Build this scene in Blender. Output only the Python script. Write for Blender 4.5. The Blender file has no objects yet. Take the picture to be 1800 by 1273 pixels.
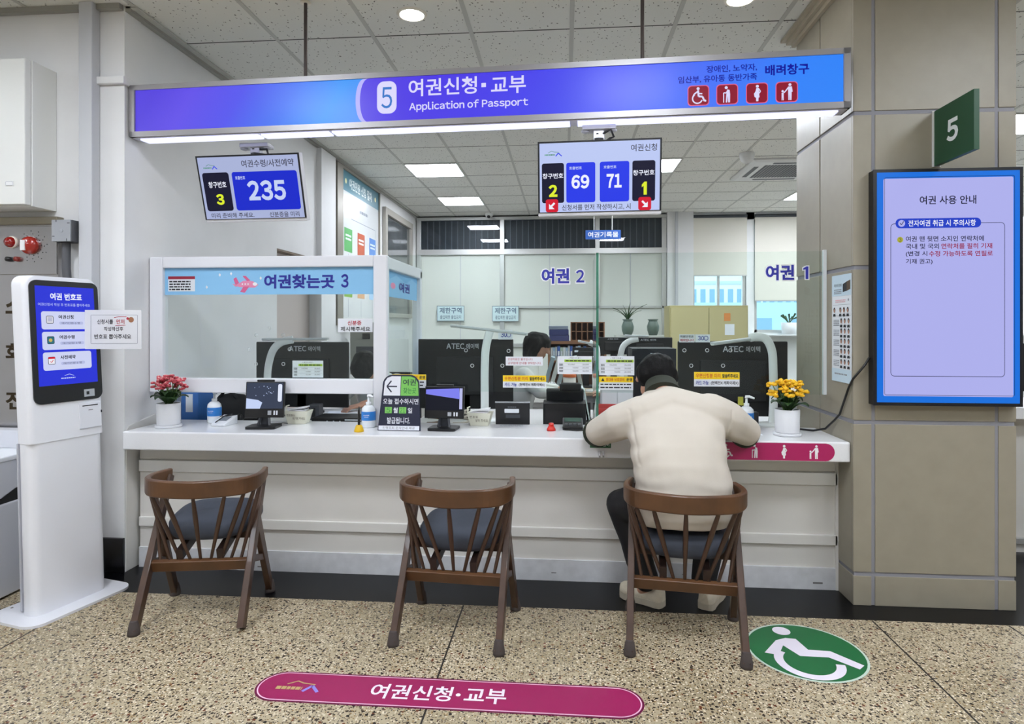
import bpy, bmesh, math, random
from mathutils import Matrix, Vector, noise
random.seed(7)
SC = bpy.context.scene
COL = SC.collection
# ------------------------------------------------------------------ camera, world, exposure
FPX, PX, PY, YAW, CAMH = 1106.66, 900.0, 569.13, 0.0833, 1.365
cam_d = bpy.data.cameras.new('camera'); cam = bpy.data.objects.new('camera', cam_d); COL.objects.link(cam)
cam.location = (0, 0, CAMH); cam.rotation_euler = (math.pi/2, 0, YAW)
cam_d.sensor_width = 36; cam_d.lens = FPX/1800*36; cam_d.shift_y = (PY-636.5)/1800
cam_d.clip_start = .05; cam_d.clip_end = 500
SC.camera = cam
SC.view_settings.view_transform = 'Standard'; SC.view_settings.look = 'None'
SC.view_settings.exposure = 0.0; SC.view_settings.gamma = 1.0; SC.view_settings.use_curve_mapping = False
w = bpy.data.worlds.new('sky'); SC.world = w; w.use_nodes = True
bgn = w.node_tree.nodes['Background']; bgn.inputs[0].default_value = (.84, .92, 1, 1); bgn.inputs[1].default_value = 2.6
PANEL_L, DOWN_L, STRIP_L = 38.0, 50.0, 1.2

def at(px, py, Y):
    "world point on the plane at depth Y seen at a photo pixel"
    a = (px-PX)/FPX; b = -(py-PY)/FPX; c, s = math.cos(YAW), math.sin(YAW)
    r = Vector((c*a-s, s*a+c, b)); t = Y/r.y
    return Vector((r.x*t, Y, CAMH+r.z*t))

# ------------------------------------------------------------------ materials
def lin(h):
    if not isinstance(h, str): return tuple(h)+((1,) if len(h) == 3 else ())
    h = h.lstrip('#'); o = []
    for i in (0, 2, 4):
        v = int(h[i:i+2], 16)/255; o.append(v/12.92 if v <= .04045 else ((v+.055)/1.055)**2.4)
    return (*o, 1)
MATS = {}
def mat(name, col='#ffffff', rough=.55, metal=0, emit=None, es=1.0, spec=.5, bump=0, bscale=200, var=0, vscale=8, coat=0):
    if name in MATS: return MATS[name]
    m = bpy.data.materials.new(name); m.use_nodes = True; nt = m.node_tree; N = nt.nodes; L = nt.links
    p = N['Principled BSDF']; p.inputs['Base Color'].default_value = lin(col)
    p.inputs['Roughness'].default_value = rough; p.inputs['Metallic'].default_value = metal
    p.inputs['Specular IOR Level'].default_value = spec; p.inputs['Coat Weight'].default_value = coat
    if emit is not None:
        p.inputs['Emission Color'].default_value = lin(emit); p.inputs['Emission Strength'].default_value = es
    if bump or var:
        tc = N.new('ShaderNodeTexCoord')
    if var:
        n = N.new('ShaderNodeTexNoise'); n.inputs['Scale'].default_value = vscale; n.inputs['Detail'].default_value = 6
        L.new(tc.outputs['Object'], n.inputs['Vector'])
        r = N.new('ShaderNodeValToRGB'); c = lin(col)
        r.color_ramp.elements[0].position = .3; r.color_ramp.elements[1].position = .7
        r.color_ramp.elements[0].color = (*[max(0, k*(1-var)) for k in c[:3]], 1); r.color_ramp.elements[1].color = (*[min(1, k*(1+var)) for k in c[:3]], 1)
        L.new(n.outputs['Fac'], r.inputs['Fac']); L.new(r.outputs['Color'], p.inputs['Base Color'])
    if bump:
        n = N.new('ShaderNodeTexNoise'); n.inputs['Scale'].default_value = bscale; n.inputs['Detail'].default_value = 3
        L.new(tc.outputs['Object'], n.inputs['Vector'])
        b = N.new('ShaderNodeBump'); b.inputs['Strength'].default_value = bump; b.inputs['Distance'].default_value = .004
        L.new(n.outputs['Fac'], b.inputs['Height']); L.new(b.outputs['Normal'], p.inputs['Normal'])
    MATS[name] = m; return m
def screen(name, col, es=1.0): return mat(name, '#050505', .35, emit=col, es=es, spec=.15)
def glass(name, tint=(.93, .97, .95), fres=1.35, rough=.01, haze=0.0, hcol='#dfeeee'):
    if name in MATS: return MATS[name]
    m = bpy.data.materials.new(name); m.use_nodes = True; nt = m.node_tree; N = nt.nodes; L = nt.links
    N.remove(N['Principled BSDF']); out = N['Material Output']
    t = N.new('ShaderNodeBsdfTransparent'); t.inputs[0].default_value = (*tint, 1)
    g = N.new('ShaderNodeBsdfGlossy'); g.inputs['Roughness'].default_value = rough
    fr = N.new('ShaderNodeFresnel'); fr.inputs[0].default_value = fres
    ge = N.new('ShaderNodeNewGeometry'); iv = N.new('ShaderNodeMath'); iv.operation = 'SUBTRACT'; iv.inputs[0].default_value = 1; L.new(ge.outputs['Backfacing'], iv.inputs[1])
    mu = N.new('ShaderNodeMath'); mu.operation = 'MULTIPLY'; L.new(fr.outputs[0], mu.inputs[0]); L.new(iv.outputs[0], mu.inputs[1])
    mx = N.new('ShaderNodeMixShader'); L.new(mu.outputs[0], mx.inputs[0]); L.new(t.outputs[0], mx.inputs[1]); L.new(g.outputs[0], mx.inputs[2])
    last = mx
    if haze:
        d = N.new('ShaderNodeBsdfDiffuse'); d.inputs[0].default_value = lin(hcol)
        m2 = N.new('ShaderNodeMixShader'); m2.inputs[0].default_value = haze
        L.new(mx.outputs[0], m2.inputs[1]); L.new(d.outputs[0], m2.inputs[2]); last = m2
    L.new(last.outputs[0], out.inputs[0]); MATS[name] = m; return m

# ------------------------------------------------------------------ mesh builder
class MB:
    def __init__(s): s.v = []; s.f = []; s.m = []; s.sm = []; s.mats = []; s.T = Matrix()
    def add(s, vs, fs, m, smooth=False):
        o = len(s.v); s.v += [tuple(s.T @ Vector(v)) for v in vs]
        if m not in s.mats: s.mats.append(m)
        k = s.mats.index(m)
        for f in fs: s.f.append([i+o for i in f]); s.m.append(k); s.sm.append(smooth)
        return s
    def box(s, x0, x1, y0, y1, z0, z1, m):
        v = [(x, y, z) for z in (z0, z1) for y in (y0, y1) for x in (x0, x1)]
        return s.add(v, [(0, 2, 3, 1), (4, 5, 7, 6), (0, 1, 5, 4), (2, 6, 7, 3), (0, 4, 6, 2), (1, 3, 7, 5)], m)
    def quad(s, a, b, c, d, m): return s.add([a, b, c, d], [(0, 1, 2, 3)], m)
    def ring_loft(s, rings, m, smooth=True, caps=True, closed=True):
        n = len(rings[0]); v = [p for r in rings for p in r]; f = []
        for i in range(len(rings)-1):
            for j in range(n if closed else n-1):
                k = (j+1) % n; f.append((i*n+j, i*n+k, (i+1)*n+k, (i+1)*n+j))
        s.add(v, f, m, smooth)
        if caps and closed:
            s.add(rings[0], [tuple(reversed(range(n)))], m); s.add(rings[-1], [tuple(range(n))], m)
        return s
    def tube(s, pts, r, m, n=10, smooth=True, flat=1.0, caps=True):
        pts = [Vector(p) for p in pts]; k = len(pts); rs = r if isinstance(r, (list, tuple)) else [r]*k
        rings = []; up = None
        for i, p in enumerate(pts):
            d = (pts[min(i+1, k-1)]-pts[max(i-1, 0)]).normalized()
            if up is None:
                up = Vector((0, 0, 1)) if abs(d.z) < .9 else Vector((0, 1, 0))
            x = d.cross(up).normalized(); y = x.cross(d).normalized(); up = y
            rings.append([p+x*math.cos(2*math.pi*j/n)*rs[i]+y*math.sin(2*math.pi*j/n)*rs[i]*flat for j in range(n)])
        return s.ring_loft(rings, m, smooth, caps)
    def bar(s, a, b, w, h, m, up=(0, 0, 1), w2=None, h2=None):
        a = Vector(a); b = Vector(b); d = (b-a).normalized(); up = Vector(up)
        x = d.cross(up).normalized(); y = x.cross(d).normalized(); w2 = w2 or w; h2 = h2 or h
        R = lambda p, W, H: [p-x*W/2-y*H/2, p+x*W/2-y*H/2, p+x*W/2+y*H/2, p-x*W/2+y*H/2]
        return s.ring_loft([R(a, w, h), R(b, w2, h2)], m, False)
    def lathe(s, prof, m, c=(0, 0, 0), n=24, smooth=True, sx=1, sy=1):
        rings = [[(c[0]+r*sx*math.cos(2*math.pi*j/n), c[1]+r*sy*math.sin(2*math.pi*j/n), c[2]+z) for j in range(n)] for r, z in prof]
        return s.ring_loft(rings, m, smooth)
    def ball(s, c, r, m, n=12, k=8, sc=(1, 1, 1)):
        rings = []
        for i in range(k+1):
            a = -math.pi/2+math.pi*i/k; cr = max(math.cos(a), 1e-3)
            rings.append([(c[0]+r*sc[0]*cr*math.cos(2*math.pi*j/n), c[1]+r*sc[1]*cr*math.sin(2*math.pi*j/n), c[2]+r*sc[2]*math.sin(a)) for j in range(n)])
        return s.ring_loft(rings, m)
    def prism(s, poly, O, U, V, depth, m):
        "polygon in the U,V plane at O, extruded back by depth along -(UxV)"
        O, U, V = Vector(O), Vector(U), Vector(V); W = U.cross(V).normalized()
        a = [O+U*x+V*y for x, y in poly]; b = [p-W*depth for p in a]; n = len(a)
        s.add(a+b, [tuple(range(n)), tuple(reversed(range(n, 2*n)))]+[(i, i+n, (i+1) % n+n, (i+1) % n) for i in range(n)], m)
        return s
    def build(s, name, parent=None, loc=None, rotz=0, bevel=0, seg=2, weld=False):
        me = bpy.data.meshes.new(name); me.from_pydata(s.v, [], s.f); me.update()
        for x in s.mats: me.materials.append(x)
        me.polygons.foreach_set('material_index', s.m); me.polygons.foreach_set('use_smooth', s.sm)
        if weld:
            bm = bmesh.new(); bm.from_mesh(me); bmesh.ops.remove_doubles(bm, verts=bm.verts, dist=1e-5); bm.to_mesh(me); bm.free()
        o = bpy.data.objects.new(name, me); COL.objects.link(o)
        if loc is not None: o.location = loc
        o.rotation_euler.z = rotz
        if parent is not None: o.parent = parent
        if bevel:
            b = o.modifiers.new('bevel', 'BEVEL'); b.width = bevel; b.segments = seg; b.limit_method = 'ANGLE'; b.angle_limit = .6
        return o
def rr(x0, y0, x1, y1, r, n=6):
    r = min(r, abs(x1-x0)/2, abs(y1-y0)/2); o = []
    for cx, cy, a0 in ((x1-r, y1-r, 0), (x0+r, y1-r, 90), (x0+r, y0+r, 180), (x1-r, y0+r, 270)):
        for i in range(n+1):
            a = math.radians(a0+90*i/n); o.append((cx+r*math.cos(a), cy+r*math.sin(a)))
    return o
def rsolid(mb, x0, x1, y0, y1, z0, z1, r, m, n=6, smooth=False):
    "upright block with rounded plan corners"
    p = rr(x0, y0, x1, y1, r, n)
    return mb.ring_loft([[(x, y, z0) for x, y in p], [(x, y, z1) for x, y in p]], m, smooth)

# ------------------------------------------------------------------ lettering (built-in font, turned into mesh)
_T = {}
def outline(s, bold):
    cu = bpy.data.curves.new('t', 'FONT'); cu.body = s; cu.resolution_u = 3; cu.offset = bold
    o = bpy.data.objects.new('t', cu); COL.objects.link(o)
    dg = bpy.context.evaluated_depsgraph_get(); dg.update()
    me = o.evaluated_get(dg).to_mesh()
    vs = [(v.co.x, v.co.y) for v in me.vertices]; fs = [tuple(p.vertices) for p in me.polygons]
    o.evaluated_get(dg).to_mesh_clear(); bpy.data.objects.remove(o); bpy.data.curves.remove(cu)
    return vs, fs
def glyphs(s, bold=0):
    "outline mesh scaled to a unit box; Latin signs are set one by one in the plain sans face of the Korean font"
    k = (s, bold)
    if k in _T: return _T[k]
    if all(ord(c) < 127 for c in s):
        vs, fs, x = [], [], 0.0
        for c in s:
            if c == ' ': x += .26; continue
            kk = (c, bold, 1)
            if kk not in _T: _T[kk] = outline(chr(ord(c)+0xFEE0), bold)
            v, f = _T[kk]
            if not v: continue
            x0 = min(q[0] for q in v); x1 = max(q[0] for q in v); n = len(vs)
            vs += [(q[0]-x0+x, q[1]) for q in v]; fs += [tuple(i+n for i in g) for g in f]; x += x1-x0+(.075 if c not in '.,:<>' else .1)-min(bold, .03)
    else: vs, fs = outline(s, bold)
    if vs:
        x0 = min(v[0] for v in vs); x1 = max(v[0] for v in vs); y0 = min(v[1] for v in vs); y1 = max(v[1] for v in vs)
        vs = [((x-x0)/max(x1-x0, 1e-6), (y-y0)/max(y1-y0, 1e-6)) for x, y in vs]
    _T[k] = (vs, fs); return _T[k]
class P2:
    "flat layout on a surface: x to the right, y down, units mapped to W x H"
    def __init__(s, mb, O, R, D, W, H, step=.0006):
        s.mb = mb; s.O = Vector(O); s.R = Vector(R)/W; s.D = Vector(D)/H; s.N = -(s.R.cross(s.D)).normalized(); s.step = step
        s.N = Vector(R).cross(-Vector(D)).normalized()
    def p(s, x, y, l): return s.O+s.R*x+s.D*y+s.N*s.step*l
    def poly(s, pts, m, l=1): s.mb.add([s.p(x, y, l) for x, y in pts], [tuple(range(len(pts)))], m); return s
    def rect(s, x0, y0, x1, y1, m, l=1): return s.poly([(x0, y1), (x1, y1), (x1, y0), (x0, y0)], m, l)
    def rrect(s, x0, y0, x1, y1, r, m, l=1, n=6): return s.poly(rr(x0, y0, x1, y1, r, n)[::-1], m, l)
    def disk(s, cx, cy, r, m, l=1, n=24, ry=None): return s.poly([(cx+r*math.cos(2*math.pi*i/n), cy-(ry or r)*math.sin(2*math.pi*i/n)) for i in range(n)], m, l)
    def line(s, pts, wd, m, l=1):
        for (a, b), (c, d) in zip(pts, pts[1:]):
            L = math.hypot(c-a, d-b) or 1; nx, ny = -(d-b)/L*wd/2, (c-a)/L*wd/2
            s.poly([(a+nx, b+ny), (c+nx, d+ny), (c-nx, d-ny), (a-nx, b-ny)], m, l)
        return s
    def arc(s, cx, cy, r, a0, a1, wd, m, l=1, n=18):
        q = lambda R, i: s.p(cx+R*math.cos(math.radians(a0+(a1-a0)*i/n)), cy+R*math.sin(math.radians(a0+(a1-a0)*i/n)), l)
        s.mb.add([q(r-wd/2, i) for i in range(n+1)]+[q(r+wd/2, i) for i in range(n+1)], [(i, i+1, n+2+i, n+1+i) for i in range(n)], m); return s
    def frame(s, x0, y0, x1, y1, r, wd, m, l=1):
        p = rr(x0, y0, x1, y1, r, 4); return s.line(p+[p[0]], wd, m, l)
    def text(s, t, x0, y0, x1, y1, m, l=2, bold=0):
        vs, fs = glyphs(t, bold)
        s.mb.add([s.p(x0+(x1-x0)*u, y1+(y0-y1)*v, l) for u, v in vs], fs, m); return s
    def scribble(s, x0, y0, x1, y1, m, l=2, rows=2):
        "rows of small grey dashes for print too fine to read"
        h = (y1-y0)/rows
        for i in range(rows):
            x = x0
            while x < x1-1e-6:
                wd = (x1-x0)*random.uniform(.06, .2); e = min(x+wd, x1)
                s.rect(x, y0+h*(i+.2), e, y0+h*(i+.75), m, l); x = e+(x1-x0)*.03
        return s
def icon(p, kind, cx, cy, h, m, l=3):
    "white pictograms, h tall, centred"
    u = h/10; X = lambda a: cx+a*u; Y = lambda b: cy+b*u
    if kind == 'wheelchair':
        p.disk(X(-.2), Y(-4.2), .9*u, m, l); p.line([(X(-.2), Y(-3.2)), (X(.1), Y(.6)), (X(2.4), Y(.8)), (X(3.6), Y(3.6)), (X(4.6), Y(3.2))], 1.1*u, m, l)
        p.line([(X(.0), Y(-1.2)), (X(2.3), Y(-1.0))], .8*u, m, l); p.line([(X(-.2), Y(-2.6)), (X(-2.4), Y(-1)), (X(-3.2), Y(.6))], .9*u, m, l); p.arc(X(-.6), Y(1.9), 2.9*u, 20, 235, .8*u, m, l)
    elif kind == 'elder':
        p.disk(X(-.6), Y(-4.1), .9*u, m, l); p.poly([(X(0), Y(-3)), (X(1.4), Y(-2.6)), (X(1.7), Y(0)), (X(1.6), Y(5)), (X(.6), Y(5)), (X(.4), Y(1)), (X(0), Y(5)), (X(-.9), Y(5)), (X(-.5), Y(-1))], m, l)
        p.line([(X(.4), Y(-2.3)), (X(-.8), Y(-.8)), (X(-2), Y(-1))], .7*u, m, l); p.line([(X(-2.1), Y(-1.1)), (X(-2.1), Y(5))], .6*u, m, l)
    elif kind == 'pregnant':
        p.disk(X(.2), Y(-4.1), .9*u, m, l); p.poly([(X(-.4), Y(-3)), (X(.9), Y(-3)), (X(1.2), Y(0)), (X(1.5), Y(2.6)), (X(.9), Y(2.8)), (X(.8), Y(5)), (X(-.5), Y(5)), (X(-.6), Y(2.8)), (X(-1.4), Y(2.4)), (X(-1.8), Y(.4)), (X(-.9), Y(-1))], m, l)
        p.line([(X(.8), Y(-2.8)), (X(2), Y(-1)), (X(1), Y(.3))], .7*u, m, l)
    else:
        p.disk(X(1.8), Y(-4.3), .85*u, m, l); p.poly([(X(.7), Y(-3.2)), (X(2.9), Y(-3.2)), (X(3.4), Y(0)), (X(2.8), Y(.2)), (X(2.7), Y(5)), (X(1.95), Y(5)), (X(1.8), Y(1)), (X(1.65), Y(5)), (X(.9), Y(5))], m, l)
        p.line([(X(1), Y(-2.8)), (X(-.8), Y(-.4)), (X(-1.8), Y(.5))], .7*u, m, l); p.disk(X(-2.4), Y(-.5), .7*u, m, l)
        p.poly([(X(-3), Y(.4)), (X(-1.8), Y(.4)), (X(-1.8), Y(5)), (X(-2.25), Y(5)), (X(-2.4), Y(3)), (X(-2.55), Y(5)), (X(-3), Y(5))], m, l)
def logo(p, x0, y0, x1, y1, m1, m2, l=2):
    "the town emblem: a small roof line over a smeared word"
    w_, h = x1-x0, y1-y0
    p.line([(x0+w_*.2, y0+h*.45), (x0+w_*.4, y0+h*.15), (x0+w_*.55, y0+h*.3), (x0+w_*.85, y0+h*.4)], h*.08, m1, l)
    p.scribble(x0, y0+h*.55, x0+w_*.6, y1, m1, l, 1); p.line([(x0+w_*.65, y1), (x0+w_*.8, y0+h*.5), (x1, y1)], h*.16, m2, l)

# ------------------------------------------------------------------ naming
def thing(name, label, cat, loc=(0, 0, 0), rotz=0, group=None):
    o = bpy.data.objects.new(name, None); o.empty_display_size = .05; COL.objects.link(o)
    o.location = loc; o.rotation_euler.z = rotz; tag(o, label, cat, group); return o
def tag(o, label, cat, group=None, kind=None):
    o['label'] = label; o['category'] = cat
    if group: o['group'] = group
    if kind: o['kind'] = kind
    return o
def struct(o, label=None):
    o['kind'] = 'structure'
    if label: o['label'] = label
    return o
def copy_tree(root, label=None, loc=None, rotz=None):
    r = root.copy(); COL.objects.link(r)
    for ch in list(root.children):
        c = ch.copy(); COL.objects.link(c); c.parent = r
        for g in list(ch.children):
            d = g.copy(); COL.objects.link(d); d.parent = c
    if label: r['label'] = label
    if loc is not None: r.location = loc
    if rotz is not None: r.rotation_euler.z = rotz
    return r
# ================================================================== THE ROOM
CEIL = 3.11
white_wall = mat('white_paint', '#e4e4e4', .6, var=.03, vscale=3, bump=.06, bscale=60)
grey_trunk = mat('grey_paint', '#c3c5c9', .5)
# terrazzo floor -------------------------------------------------------------
def m_terrazzo():
    m = bpy.data.materials.new('terrazzo'); m.use_nodes = True; nt = m.node_tree; N = nt.nodes; L = nt.links; p = N['Principled BSDF']
    tc = N.new('ShaderNodeTexCoord'); mp = N.new('ShaderNodeMapping'); mp.inputs['Scale'].default_value = (1, 1, 1); L.new(tc.outputs['Object'], mp.inputs[0])
    def vor(sc, lo, hi, thr):
        v = N.new('ShaderNodeTexVoronoi'); v.inputs['Scale'].default_value = sc; v.inputs['Randomness'].default_value = 1; L.new(mp.outputs[0], v.inputs['Vector'])
        s = N.new('ShaderNodeSeparateColor'); L.new(v.outputs['Color'], s.inputs[0])
        g = N.new('ShaderNodeMath'); g.operation = 'GREATER_THAN'; g.inputs[1].default_value = thr; L.new(s.outputs[0], g.inputs[0])
        d = N.new('ShaderNodeMath'); d.operation = 'LESS_THAN'; d.inputs[1].default_value = hi; L.new(v.outputs['Distance'], d.inputs[0])
        q = N.new('ShaderNodeMath'); q.operation = 'MULTIPLY'; L.new(g.outputs[0], q.inputs[0]); L.new(d.outputs[0], q.inputs[1]); return q, v
    n = N.new('ShaderNodeTexNoise'); n.inputs['Scale'].default_value = 1.6; n.inputs['Detail'].default_value = 5; L.new(mp.outputs[0], n.inputs['Vector'])
    r = N.new('ShaderNodeValToRGB'); r.color_ramp.elements[0].position = .35; r.color_ramp.elements[1].position = .68
    r.color_ramp.elements[0].color = lin('#a49679'); r.color_ramp.elements[1].color = lin('#bfb195'); L.new(n.outputs['Fac'], r.inputs['Fac'])
    last = r.outputs['Color']
    for sc, hi, thr, col in ((95, .42, .55, '#d9ceb6'), (120, .4, .66, '#7c6b52'), (75, .42, .74, '#3d3229'), (150, .44, .72, '#221c17'), (60, .34, .9, '#6a3820'), (110, .42, .86, '#957a50'), (48, .3, .9, '#1f1a16')):
        q, v = vor(sc, 0, hi, thr); mx = N.new('ShaderNodeMix'); mx.data_type = 'RGBA'
        L.new(q.outputs[0], mx.inputs[0]); L.new(last, mx.inputs[6]); mx.inputs[7].default_value = lin(col); last = mx.outputs[2]
    L.new(last, p.inputs['Base Color']); p.inputs['Roughness'].default_value = .42; p.inputs['Specular IOR Level'].default_value = .35
    return m
terrazzo = m_terrazzo()
joint = mat('floor_joint', '#2a2622', .6)
granite = mat('black_granite', '#07070a', .3, var=.3, vscale=40, spec=.25)
vinyl = mat('office_vinyl', '#8f8d86', .5)
f = MB()
f.box(-6.5, 7.5, -4.5, 3.024, -.08, 0, terrazzo); f.box(-6.5, 7.5, 3.024, 4.4, -.08, 0, granite); f.box(-6.5, 7.5, 4.4, 10.4, -.08, 0, vinyl)
for x in (-4.24, -2.358, -.488, 1.408, 2.0, 3.9, 5.8): f.box(x-.0035, x+.0035, -4.5, 3.02, -.001, .0006, joint)
for y in (.15, -1.8): f.box(-6.5, 7.5, y-.0035, y+.0035, -.001, .0006, joint)
struct(f.build('floor'))
# ceiling --------------------------------------------------------------------
def m_ceiling():
    m = bpy.data.materials.new('ceiling_tile'); m.use_nodes = True; nt = m.node_tree; N = nt.nodes; L = nt.links; p = N['Principled BSDF']
    tc = N.new('ShaderNodeTexCoord'); base = None
    v = N.new('ShaderNodeTexVoronoi'); v.inputs['Scale'].default_value = 55; mp = N.new('ShaderNodeMapping'); mp.inputs['Scale'].default_value = (1, .55, 1); mp.inputs['Rotation'].default_value = (0, 0, .6)
    n2 = N.new('ShaderNodeTexNoise'); n2.inputs['Scale'].default_value = 30; L.new(tc.outputs['Object'], n2.inputs['Vector'])
    ad = N.new('ShaderNodeVectorMath'); ad.operation = 'MULTIPLY_ADD'; ad.inputs[1].default_value = (.03,)*3; L.new(n2.outputs['Color'], ad.inputs[0]); L.new(tc.outputs['Object'], ad.inputs[2])
    L.new(ad.outputs[0], mp.inputs[0]); L.new(mp.outputs[0], v.inputs['Vector'])
    d = N.new('ShaderNodeMath'); d.operation = 'LESS_THAN'; d.inputs[1].default_value = .2; L.new(v.outputs['Distance'], d.inputs[0])
    s = N.new('ShaderNodeSeparateColor'); L.new(v.outputs['Color'], s.inputs[0]); g = N.new('ShaderNodeMath'); g.operation = 'GREATER_THAN'; g.inputs[1].default_value = .45; L.new(s.outputs[0], g.inputs[0])
    q = N.new('ShaderNodeMath'); q.operation = 'MULTIPLY'; L.new(d.outputs[0], q.inputs[0]); L.new(g.outputs[0], q.inputs[1])
    mx = N.new('ShaderNodeMix'); mx.data_type = 'RGBA'; L.new(q.outputs[0], mx.inputs[0]); mx.inputs[6].default_value = lin('#e2e2dc'); mx.inputs[7].default_value = lin('#807f79')
    L.new(mx.outputs[2], p.inputs['Base Color']); p.inputs['Roughness'].default_value = .9; p.inputs['Specular IOR Level'].default_value = .1
    return m
ctile = m_ceiling(); tbar = mat('ceiling_grid', '#bdbdb7', .6); tgap = mat('ceiling_gap', '#55544f', .9)
GX = [-2.3577+.6*k for k in range(-6, 17)]; GY = [3.7407+.6*j for j in range(-13, 11)]
f = MB(); f.box(-6.5, 7.5, -4.5, 10.3, CEIL, CEIL+.1, ctile)
for x in GX: f.box(x-.0125, x+.0125, -4.5, 10.1, CEIL-.003, CEIL+.01, tbar)
for y in GY: f.box(-6.5, 7.5, y-.004, y+.004, CEIL-.0015, CEIL+.01, tgap)
struct(f.build('ceiling'))
# left walls -----------------------------------------------------------------
tile_black = mat('black_wall_tile', '#0c0c0e', .25)
f = MB(); f.box(-6.5, -2.405, 3.264, 3.40, 0, CEIL, white_wall); struct(f.build('wall_front'))
f = MB(); f.box(-2.62, -2.404, 3.248, 3.266, 0, .19, tile_black); struct(f.build('baseboard_front', bevel=.002))
f = MB(); f.box(-2.56, -2.41, 3.40, 5.11, 0, CEIL, white_wall); f.box(-2.56, -2.41, 5.11, 6.0, 2.0, CEIL, white_wall); f.box(-2.56, -2.41, 6.0, 10.3, 0, CEIL, white_wall)
struct(f.build('wall_left'))
doorm = mat('door_leaf', '#c4b9b4', .5); brown = mat('brown_lintel', '#8a7a6b', .6)
f = MB(); f.box(-2.53, -2.5, 5.11, 6.0, 0, 1.985, doorm); f.box(-2.56, -2.415, 5.11, 6.0, 1.985, 2.0, brown)
d = struct(f.build('door_1'))
f = MB(); f.box(-2.5, -2.44, 5.2, 5.23, .98, 1.1, mat('steel', '#9a9a98', .3, 1)); f.build('door_handle', d)
f = MB(); f.box(-2.41, -2.36, 5.96, 6.34, 0, CEIL-.03, white_wall); f.box(-2.41, -2.395, 6.34, 6.37, 0, CEIL-.03, mat('dark_seam', '#4a4743', .7)); struct(f.build('trim_1'))
# wall ledge round the corner above the sign, ceiling angle on the left wall
f = MB(); f.box(-2.56, -2.39, 3.235, 3.262, 2.675, 2.715, white_wall); f.box(-2.409, -2.39, 3.262, 3.62, 2.675, 2.715, white_wall); struct(f.build('trim_2', bevel=.003))
ang = mat('ceiling_angle', '#9b9a93', .5)
f = MB(); f.box(-2.409, -2.375, 3.27, 10.0, CEIL-.03, CEIL-.001, ang); f.box(-2.40, -2.34, 3.27, 10.0, CEIL-.012, CEIL-.0035, mat('ceiling_grid')); f.box(-6.4, -2.41, 3.23, 3.262, CEIL-.03, CEIL-.001, ang); struct(f.build('trim_3'))
# trunking on the front wall
f = MB(); f.box(-2.622, -2.545, 3.2, 3.262, 0, CEIL-.001, grey_trunk); struct(f.build('trim_4', bevel=.004))
# back wall: glazed partition, column, window wall -------------------------------
alum = mat('aluminium', '#c9cac8', .35, .6); pane_c = mat('frosted_pane', '#dbdcd5', .5)
f = MB(); f.box(-2.7, 1.6, 10.22, 10.34, 0, CEIL, white_wall); f.box(1.6, 2.0, 10.0, 10.3, 0, CEIL, white_wall); f.box(1.72, 1.76, 9.97, 10.0, 0, CEIL, mat('grey_paint'))
f.box(2.0, 7.5, 10.14, 10.34, 0, 1.22, white_wall)
for x in (2.9, 4.6, 6.3): f.box(x-.06, x+.06, 10.14, 10.26, 1.22, CEIL, white_wall)
f.box(2.0, 7.5, 10.14, 10.3, 3.0, CEIL, white_wall)
struct(f.build('wall_back'))
louvre = mat('dark_louvre', '#3d4147', .45); louv2 = mat('louvre_rib', '#6b7076', .4)
P = MB()
for x in (-2.36, -1.0, .52, 1.56): P.box(x-.035, x+.035, 10.06, 10.14, 0, 3.06, alum)
for z, h in ((3.06, .05), (2.52, .09), (1.02, .06)): P.box(-2.4, 1.6, 10.055, 10.14, z-h/2, z+h/2, alum)
P.box(-1.0, 1.56, 10.06, 10.13, 1.61, 1.65, alum)
part = struct(P.build('trim_5', bevel=.004))
for x0, x1 in ((-2.325, -1.035), (-.965, .485), (.555, 1.525)):
    q = MB(); q.box(x0, x1, 10.12, 10.16, 2.565, 3.035, louvre)
    n = int((x1-x0)/.1)
    for i in range(1, n+1): q.box(x0+(x1-x0)*i/(n+1)-.008, x0+(x1-x0)*i/(n+1)+.008, 10.105, 10.13, 2.57, 3.03, louv2)
    q.box(x0, x1, 10.068, 10.074, 2.565, 3.035, glass('office_glass', (.85, .88, .9), 1.5))
    struct(q.build('window_1'))
    q = MB(); q.box(x0, x1, 10.1, 10.13, .1, 2.475, pane_c)
    q.box((x0+x1)/2-.006, (x0+x1)/2+.006, 10.095, 10.1, .1, 2.475, mat('grey_paint'))
    struct(q.build('window_2'))
# window wall at the right: sashes, glass, blinds
blind = mat('roller_blind', '#dedbd0', .8, bump=.05)
for x0, x1, zb in ((2.0, 2.84, 2.13), (2.96, 4.54, 1.735), (4.66, 6.24, 1.735)):
    q = MB()
    for a, b in ((x0, x0+.05), (x1-.05, x1), ((x0+x1)/2-.02, (x0+x1)/2+.02)): q.box(a, b, 10.18, 10.24, 1.22, 3.0, alum)
    for a in (1.22, 2.95): q.box(x0, x1, 10.18, 10.24, a, a+.05, alum)
    o = struct(q.build('window_3'))
    q = MB(); q.box(x0+.05, x1-.05, 10.205, 10.213, 1.27, 2.95, glass('window_glass', (.86, .95, .98), 1.4)); q.build('pane', o)
    q = MB(); q.box(x0, x1, 10.105, 10.109, zb, 3.04, blind); q.tube([(x0, 10.1, 3.05), (x1, 10.1, 3.05)], .025, mat('dark_rail', '#3b4047', .4), 8); q.box(x0, x1, 10.1, 10.114, zb-.02, zb, alum)
    q.build('blind', o)
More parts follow.
